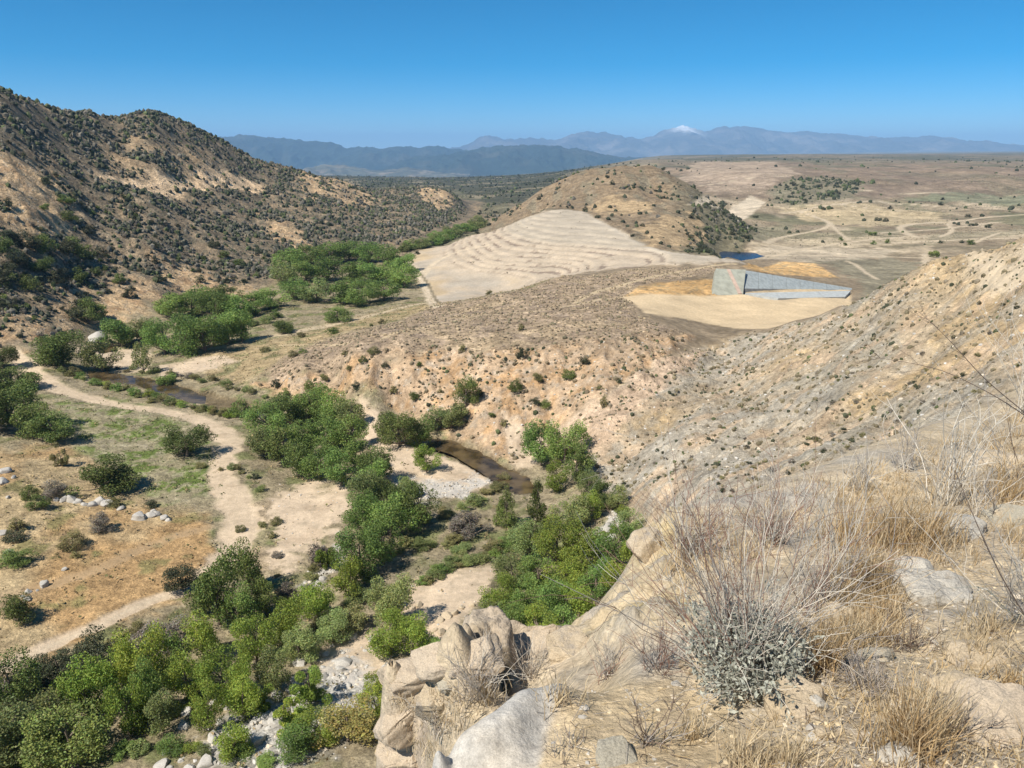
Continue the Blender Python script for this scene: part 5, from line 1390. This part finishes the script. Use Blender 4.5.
def blade_tuft(A, base, g, n, h, cols, spread, w=.0022, lean=.35):
    base = np.array(base)
    az = g.uniform(0, 6.28, n); rad = np.abs(g.normal(0, spread, n))
    b = base + np.stack([np.cos(az) * rad, np.sin(az) * rad, np.full(n, -.01)], 1)
    d = np.stack([g.normal(0, lean, n), g.normal(0, lean, n), np.ones(n)], 1); d /= np.linalg.norm(d, axis=1, keepdims=True)
    hh = h * g.uniform(.4, 1.15, n)[:, None]
    fa_ = g.uniform(0, 6.28, n); side = np.stack([np.cos(fa_), np.sin(fa_), np.zeros(n)], 1) * w
    cv = np.stack([g.normal(0, .3, n), g.normal(0, .3, n), -np.abs(g.normal(0, .15, n))], 1)
    m1 = b + d * hh * .5; tp = b + d * hh + cv * hh * .5
    v = np.stack([b - side, b + side, m1 + side * .7, m1 - side * .7, tp + side * .15, tp - side * .15], 1).reshape(-1, 3)
    i = np.arange(n)[:, None] * 6
    f = np.concatenate([i + [0, 1, 2, 3], i + [3, 2, 4, 5]])
    c = np.array(cols)[g.integers(len(cols), size=n)] * g.uniform(.75, 1.25, (n, 1))
    A.add(v, f, np.repeat(c, 6, 0))
GOLD = [(.47, .335, .17), (.53, .40, .24), (.41, .285, .15), (.56, .46, .31)]
STR = [(.56, .45, .28), (.50, .40, .26), (.60, .50, .34)]
# the tufts that stand out
for u, v, n, hp, w, cols, lab in [
    (890, 548, 520, 62, 30, GOLD, 'tall golden grass tuft behind and left of the weathered rock'),
    (925, 545, 420, 58, 26, GOLD, 'golden grass tuft directly behind the weathered rock'),
    (868, 590, 520, 54, 24, GOLD, 'orange golden grass tuft left of the weathered rock'),
    (850, 545, 360, 50, 26, GOLD, 'golden grass between the tall weed and the rock tufts'),
    (822, 668, 420, 56, 18, GOLD, 'bright golden grass tuft at the right foot of the sagebrush'),
    (858, 650, 260, 40, 20, STR, 'thin straw tuft right of the bright golden one'),
    (905, 755, 640, 76, 22, GOLD, 'large golden grass tuft at the bottom right of the hilltop'),
    (930, 735, 320, 66, 16, STR, 'pale straw tuft joined to the large golden one'),
    (1000, 500, 300, 50, 26, GOLD, 'golden tuft at the right edge behind the flat slab'),
    (985, 635, 260, 40, 22, STR, 'straw tuft to the right of the weathered rock'),
    (975, 660, 200, 36, 20, STR, 'short straw tuft below the weathered rock'),
    (745, 765, 260, 40, 24, STR, 'short straw tuft at the bottom between the two slabs'),
    (790, 765, 240, 36, 20, STR, 'straw tuft at the bottom under the flat grey brown stone'),
    (1010, 690, 200, 30, 20, GOLD, 'low golden tuft above the lower right slab'),
    (690, 740, 120, 40, 14, STR, 'sparse straw tuft on the dusty slab'),
    (560, 700, 160, 30, 20, STR, 'thin straw tuft at the left end of the dusty slab')]:
    p = fhit(u, v); s = slant(p) / F; A = Acc()
    blade_tuft(A, (0, 0, 0), np.random.default_rng(u * 7 + v), int(n * .6), hp * s, cols, w * s * .7, .0014 + .0003 * p[1], .28)
    o = obj('grass_tuft', A.mesh('grass_tuft'), M_blade); o.location = p
    tag(o, lab, 'grass tuft', 'dry grass tufts of the hilltop')
g = np.random.default_rng(77)
A = Acc()
def scatter_px(n, poly):
    out = []
    P = np.array(poly, float)
    while len(out) < n:
        u = g.uniform(P[:, 0].min(), P[:, 0].max()); v = g.uniform(P[:, 1].min(), P[:, 1].max())
        ins = False
        for i in range(len(P)):
            a, b = P[i], P[(i + 1) % len(P)]
            if (a[1] > v) != (b[1] > v) and u < (b[0] - a[0]) * (v - a[1]) / (b[1] - a[1]) + a[0]: ins = not ins
        if ins: out.append((u, v))
    return out
for (n, poly, cols, h, nb, ln) in [
    (130, [(830,490),(1060,420),(1060,560),(900,570),(830,600)], GOLD + STR + [(.40, .34, .26)], .15, 22, .35),
    (150, [(840,570),(900,560),(900,640),(820,660)], GOLD + STR, .12, 24, .35),
    (220, [(760,700),(1060,640),(1060,800),(735,800)], STR + GOLD[:1], .07, 14, .6),
    (60, [(395,700),(540,670),(520,682),(474,715),(436,760),(400,765)], STR, .10, 16, .4),
    (120, [(650,545),(830,475),(1060,400),(1060,440),(830,520),(680,600)], STR + GOLD[:2], .16, 18, .4)]:
    for u, v in scatter_px(n, poly):
        p = fhit(u, v)
        if p[1] > 20: continue
        blade_tuft(A, p, g, nb, h * g.uniform(.6, 1.3), cols, .045 + .006 * p[1], .0012 + .0003 * p[1], ln)
tag(obj('dry_grass', A.mesh('dry_grass'), M_blade), kind='stuff')
# straw and twig litter lying about, and pebbles
A = Acc()
for u, v in scatter_px(2200, [(745,720),(740,640),(840,500),(1060,440),(1060,800),(730,800)]) + scatter_px(160, [(560,690),(740,680),(730,800),(530,800)]):
    p = fhit(u, v)
    if p[1] > 9: continue
    a = g.uniform(0, 6.28); L_ = g.uniform(.02, .09)
    d = np.array([math.cos(a), math.sin(a), g.uniform(-.15, .35)])
    c = np.array([STRAW, PALE, GREY, DARK, (.56, .46, .30)][g.integers(5)]) * g.uniform(.8, 1.2)
    A.add(*tube(bend_path(p + [0, 0, .006], d, L_, g, 3, .12), .0013, .0009, 3), c)
tag(obj('straw_litter', A.mesh('straw_litter', True), M_twig), kind='stuff')
import bmesh as _bm
b_ = _bm.new(); _bm.ops.create_icosphere(b_, subdivisions=1, radius=1.0)
iv = np.array([x.co[:] for x in b_.verts]); iff = np.array([[x.index for x in f.verts] for f in b_.faces]); b_.free()
A = Acc()
for u, v in scatter_px(1300, [(745,720),(740,660),(840,560),(1060,500),(1060,800),(730,800)]) + scatter_px(120, [(560,690),(740,680),(730,800),(530,800)]):
    p = fhit(u, v)
    if p[1] > 9: continue
    r = .005 * math.exp(g.normal(0, .65))
    vv = iv * (1 + g.normal(0, .2, (len(iv), 1))) * np.array([g.uniform(.8, 1.5), g.uniform(.8, 1.4), .6]) * min(r, .03) + p
    A.add(vv, iff, np.array([(.50, .43, .33), (.44, .41, .36), (.56, .46, .30)][g.integers(3)]) * g.uniform(.8, 1.2))
tag(obj('pebbles', A.mesh('pebbles'), M_twig), kind='stuff')
# ------------------------------------------------------------------ boulders and stones of the valley
VR = [rock_mesh('boulder', 300 + i, 3, 12, .08, .08) for i in range(8)]
for m in VR: m.materials.append(RK['boulder'])
VRT = []
for m in VR[:4]:
    m2 = m.copy(); m2.materials.clear(); m2.materials.append(RK['tan']); VRT.append(m2)
def boulder(u, v, w, h, label, group=None, tan=False, g=np.random.default_rng(5)):
    p = hit(u, v, H); s = slant(p) / F
    o = obj('boulder', (VRT if tan else VR)[int(g.integers(4 if tan else 8))])
    o.location = p + np.array([0, 0, h * s * .06]); o.scale = (w * s * .55, w * s * .5, h * s * .6); o.rotation_euler = (g.uniform(-.3, .3), g.uniform(-.3, .3), g.uniform(0, 6.28))
    tag(o, label, 'boulder', group); return o
g = np.random.default_rng(55)
def boulders(lst, label, group, tan=False):
    by_place([boulder(u, v, w, w * g.uniform(.55, .85), label, group, tan) for u, v, w in [(u + g.normal(0, 1.2), v + g.normal(0, 1.0), w * math.exp(g.normal(0, .25))) for u, v, w in lst]], label)
boulders([(46,500,7),(54,502,6),(62,502,7),(70,501,8),(78,503,7),(86,504,6),(94,504,8),(101,503,11),(110,506,8),(120,508,7)], 'pale stone in the row below the lone oak', 'row of pale stones below the lone oak')
boulders([(138,520,8),(144,516,10),(150,519,7),(156,515,9),(163,519,13),(168,521,8),(152,513,6)], 'white boulder of the heap in the orange grass', 'white boulders in the orange grass')
boulder(10, 556, 11, 9, 'single grey boulder at the left edge beside the wide dark bush')
boulders([(4,470,9),(2,482,8),(14,478,6),(3,535,6),(6,500,7)], 'grey rock at the left edge of the dry grass', 'grey rocks at the left edge')
boulders([(24,597,5),(30,593,5),(37,590,5),(42,584,5),(28,601,6),(46,580,4),(20,604,4),(66,568,5)], 'small white stone scattered by the faint track', 'white stones by the faint track')
pts = []
for i in range(84):
    t = g.uniform(0, 1); u = 180 + t * 150 + g.normal(0, 20); v = 752 - t * 66 + g.normal(0, 18)
    pts.append((u, v, 5 + 9 * g.uniform() ** 2))
pts.sort()
for k, nm in enumerate(['lowest', 'middle', 'top']):
    sub = pts[k * 28:(k + 1) * 28]
    boulders(sub, f'pale boulder at the {nm} end of the boulder bank' if k != 1 else 'pale boulder in the middle of the boulder bank', 'boulders of the pale boulder bank')
boulders([(333,647,9),(326,655,8),(340,640,10),(352,637,8),(372,640,9),(371,648,8),(364,652,6),(384,668,6),(345,660,5)], 'stone on the pale gravel patch below the thicket', 'stones on the pale gravel patch')
boulders([(440,622,8),(448,618,9),(455,613,8),(462,609,7),(434,630,7),(443,633,6),(470,607,6),(452,628,5),(415,610,7),(421,606,8),(412,618,6)], 'stone in the line across the pale bank', 'stones across the pale bank', tan=True)
boulders([(606,532,14),(612,522,12),(618,514,10),(600,540,10),(609,541,9),(596,533,7)], 'white rock at the foot of the right slope', 'white rocks at the foot of the right slope')
boulders([(96,340,14),(104,344,9),(90,343,9)], 'pale boulder beside the little pool at the track end', 'boulders beside the little pool')
boulders([(303,600,6),(310,592,7),(316,586,6),(322,580,5),(296,606,6)], 'grey stone on the shaded gravel by the sand bar', 'stones on the shaded gravel')
# gravel: too many to count
def gravel(mask, dens, r0, name, seed):
    g = np.random.default_rng(seed)
    dx = np.gradient(GX, axis=1); dy = np.gradient(GY, axis=0)
    cnt = g.poisson(np.clip(mask * dens * dx * dy * VIS, 0, 20)); j, i = np.nonzero(cnt); rp = cnt[j, i]; j = np.repeat(j, rp); i = np.repeat(i, rp); n = len(j)
    y = GY[j, i] * np.exp(g.uniform(-.5, .5, n) * .005); x = (GA[j, i] + g.uniform(-.5, .5, n) * 1.9 / F) * y; z = ground(x, y)
    r = np.minimum(r0 * np.exp(g.normal(0, .5, n)), r0 * 1.8)
    vv = iv[None] * (1 + g.normal(0, .2, (n, len(iv), 1))) * np.array([1, 1, .7]) * r[:, None, None] + np.stack([x, y, z], 1)[:, None]
    c = np.array([(.50, .48, .44), (.42, .40, .36), (.55, .48, .38)])[g.integers(3, size=n)] * g.uniform(.8, 1.15, (n, 1))
    f = (iff[None] + np.arange(n)[:, None, None] * len(iv)).reshape(-1, 3)
    tag(obj(name, mesh_np(name, vv.reshape(-1, 3), f, np.repeat(c, len(iv), 0), False), M_twig), kind='stuff')
    return n
print('gravel', gravel(M['gravel'], 1.6, .22, 'gravel', 3), gravel(M['sand'], .10, .16, 'loose_stones', 4),
      gravel(M['slope'] + M['bluff'] + M['bare'], .05, .24, 'slope_stones', 6))

# ------------------------------------------------------------------ concrete spillway
def concrete(name, col, scale=.6):
    m, nt, N, L, P = new_mat(name)
    geo = N.new('ShaderNodeNewGeometry')
    nz = N.new('ShaderNodeTexNoise'); nz.inputs['Scale'].default_value = scale; nz.inputs['Detail'].default_value = 6
    L.new(geo.outputs['Position'], nz.inputs['Vector'])
    r = N.new('ShaderNodeValToRGB'); r.color_ramp.elements[0].position = .35; r.color_ramp.elements[1].position = .65
    r.color_ramp.elements[0].color = (*[c * .82 for c in col], 1); r.color_ramp.elements[1].color = (*[c * 1.1 for c in col], 1)
    L.new(nz.outputs['Fac'], r.inputs['Fac']); L.new(r.outputs['Color'], P.inputs['Base Color']); P.inputs['Roughness'].default_value = .85
    return m
CON = concrete('spillway_concrete', (.31, .345, .35)); CONG = concrete('grouted_rock', (.33, .335, .275), .4); CONP = concrete('pale_concrete', (.42, .44, .43)); CONR = concrete('reddish_concrete', (.47, .35, .28))
def slab(name, quad, thick, mat, parent):
    """a slab whose visible face is the given four points; it has thickness behind them"""
    Q = np.array(quad, float); nrm = np.cross(Q[1] - Q[0], Q[3] - Q[0]); nrm /= np.linalg.norm(nrm)
    B = Q - nrm * thick
    c = Q.mean(0)
    v = np.concatenate([Q, B]) - np.array(parent.location)
    f = [(0, 1, 2, 3), (7, 6, 5, 4), (0, 4, 5, 1), (1, 5, 6, 2), (2, 6, 7, 3), (3, 7, 4, 0)]
    me = bpy.data.meshes.new(name); me.from_pydata(v.tolist(), [], f); me.update()
    return obj(name, me, mat, parent)
def gp(u, v, dz=0.0): q = hit(u, v, H); return q + np.array([0, 0, dz])
sp = empty('spillway', tuple(gp(742, 294))); tag(sp, 'pale concrete spillway with sloped wall between the bare pad and plain', 'spillway')
a0, a1 = gp(712, 294.5, -.3), gp(743, 294.5, -.3)
a3 = np.array(at_y(716, 268.5, a0[1] + 17)); a2 = a1 + (a3 - a0) * .96
slab('paving', [a0, a1, a2, a3], 3.0, CONG, sp)
up = np.cross(a1 - a0, a3 - a0); up /= np.linalg.norm(up); up *= .35
def on(s_, t_): return (a0 * (1 - s_) + a1 * s_) * (1 - t_) + (a3 * (1 - s_) + a2 * s_) * t_ + up
slab('stair', [on(.84, .04), on(.96, .04), on(.47, .97), on(.36, .97)], .3, CONR, sp)
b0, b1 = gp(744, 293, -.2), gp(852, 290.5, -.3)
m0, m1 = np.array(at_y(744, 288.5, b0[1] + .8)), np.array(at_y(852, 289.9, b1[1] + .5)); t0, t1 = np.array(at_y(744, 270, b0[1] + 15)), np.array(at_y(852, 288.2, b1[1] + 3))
slab('shadow_strip', [b0, b1, m1, m0], .8, concrete('shadow_dark_concrete', (.20, .20, .19)), sp)  # low strip along the wall foot, coloured dark to stand for the shadow there
for i in range(8):
    f0, f1 = i / 8 + .0015, (i + 1) / 8 - .0015
    slab('wall_panel', [m0 + (m1 - m0) * f0, m0 + (m1 - m0) * f1, t0 + (t1 - t0) * f1, t0 + (t1 - t0) * f0], .6, CON, sp)
Ap = [hit(778, 298.5) + [0, 0, .05], hit(845, 297) + [0, 0, .05], hit(851, 291.6) + [0, 0, .5], hit(745, 294) + [0, 0, .5]]
for i in range(3):
    f0, f1 = i / 3 + .002, (i + 1) / 3 - .002
    q = [Ap[0] + (Ap[1] - Ap[0]) * f0, Ap[0] + (Ap[1] - Ap[0]) * f1, Ap[3] + (Ap[2] - Ap[3]) * f1, Ap[3] + (Ap[2] - Ap[3]) * f0]
    slab('apron_slab', q, 1.6, CONP, sp)
# ------------------------------------------------------------------ air
def haze():
    m = bpy.data.materials.new('haze_air'); m.use_nodes = True
    nt = m.node_tree; nt.nodes.remove(nt.nodes['Principled BSDF'])
    pv = nt.nodes.new('ShaderNodeVolumePrincipled')
    pv.inputs['Color'].default_value = (.36, .64, 1.0, 1)
    pv.inputs['Density'].default_value = HAZE
    pv.inputs['Anisotropy'].default_value = 0.0
    nt.links.new(pv.outputs['Volume'], nt.nodes['Material Output'].inputs['Volume'])
    x, y0, y1, z0, z1 = 70000, -3000, 62000, -1300, 1150
    vs = [(-x, y0, z0), (x, y0, z0), (x, y1, z0), (-x, y1, z0), (-x, y0, z1), (x, y0, z1), (x, y1, z1), (-x, y1, z1)]
    fs = [(0, 3, 2, 1), (4, 5, 6, 7), (0, 1, 5, 4), (1, 2, 6, 5), (2, 3, 7, 6), (3, 0, 4, 7)]
    me = bpy.data.meshes.new('haze'); me.from_pydata(vs, [], fs)
    tag(obj('haze', me, m), kind='stuff')
HAZE = 3.9e-5
haze()
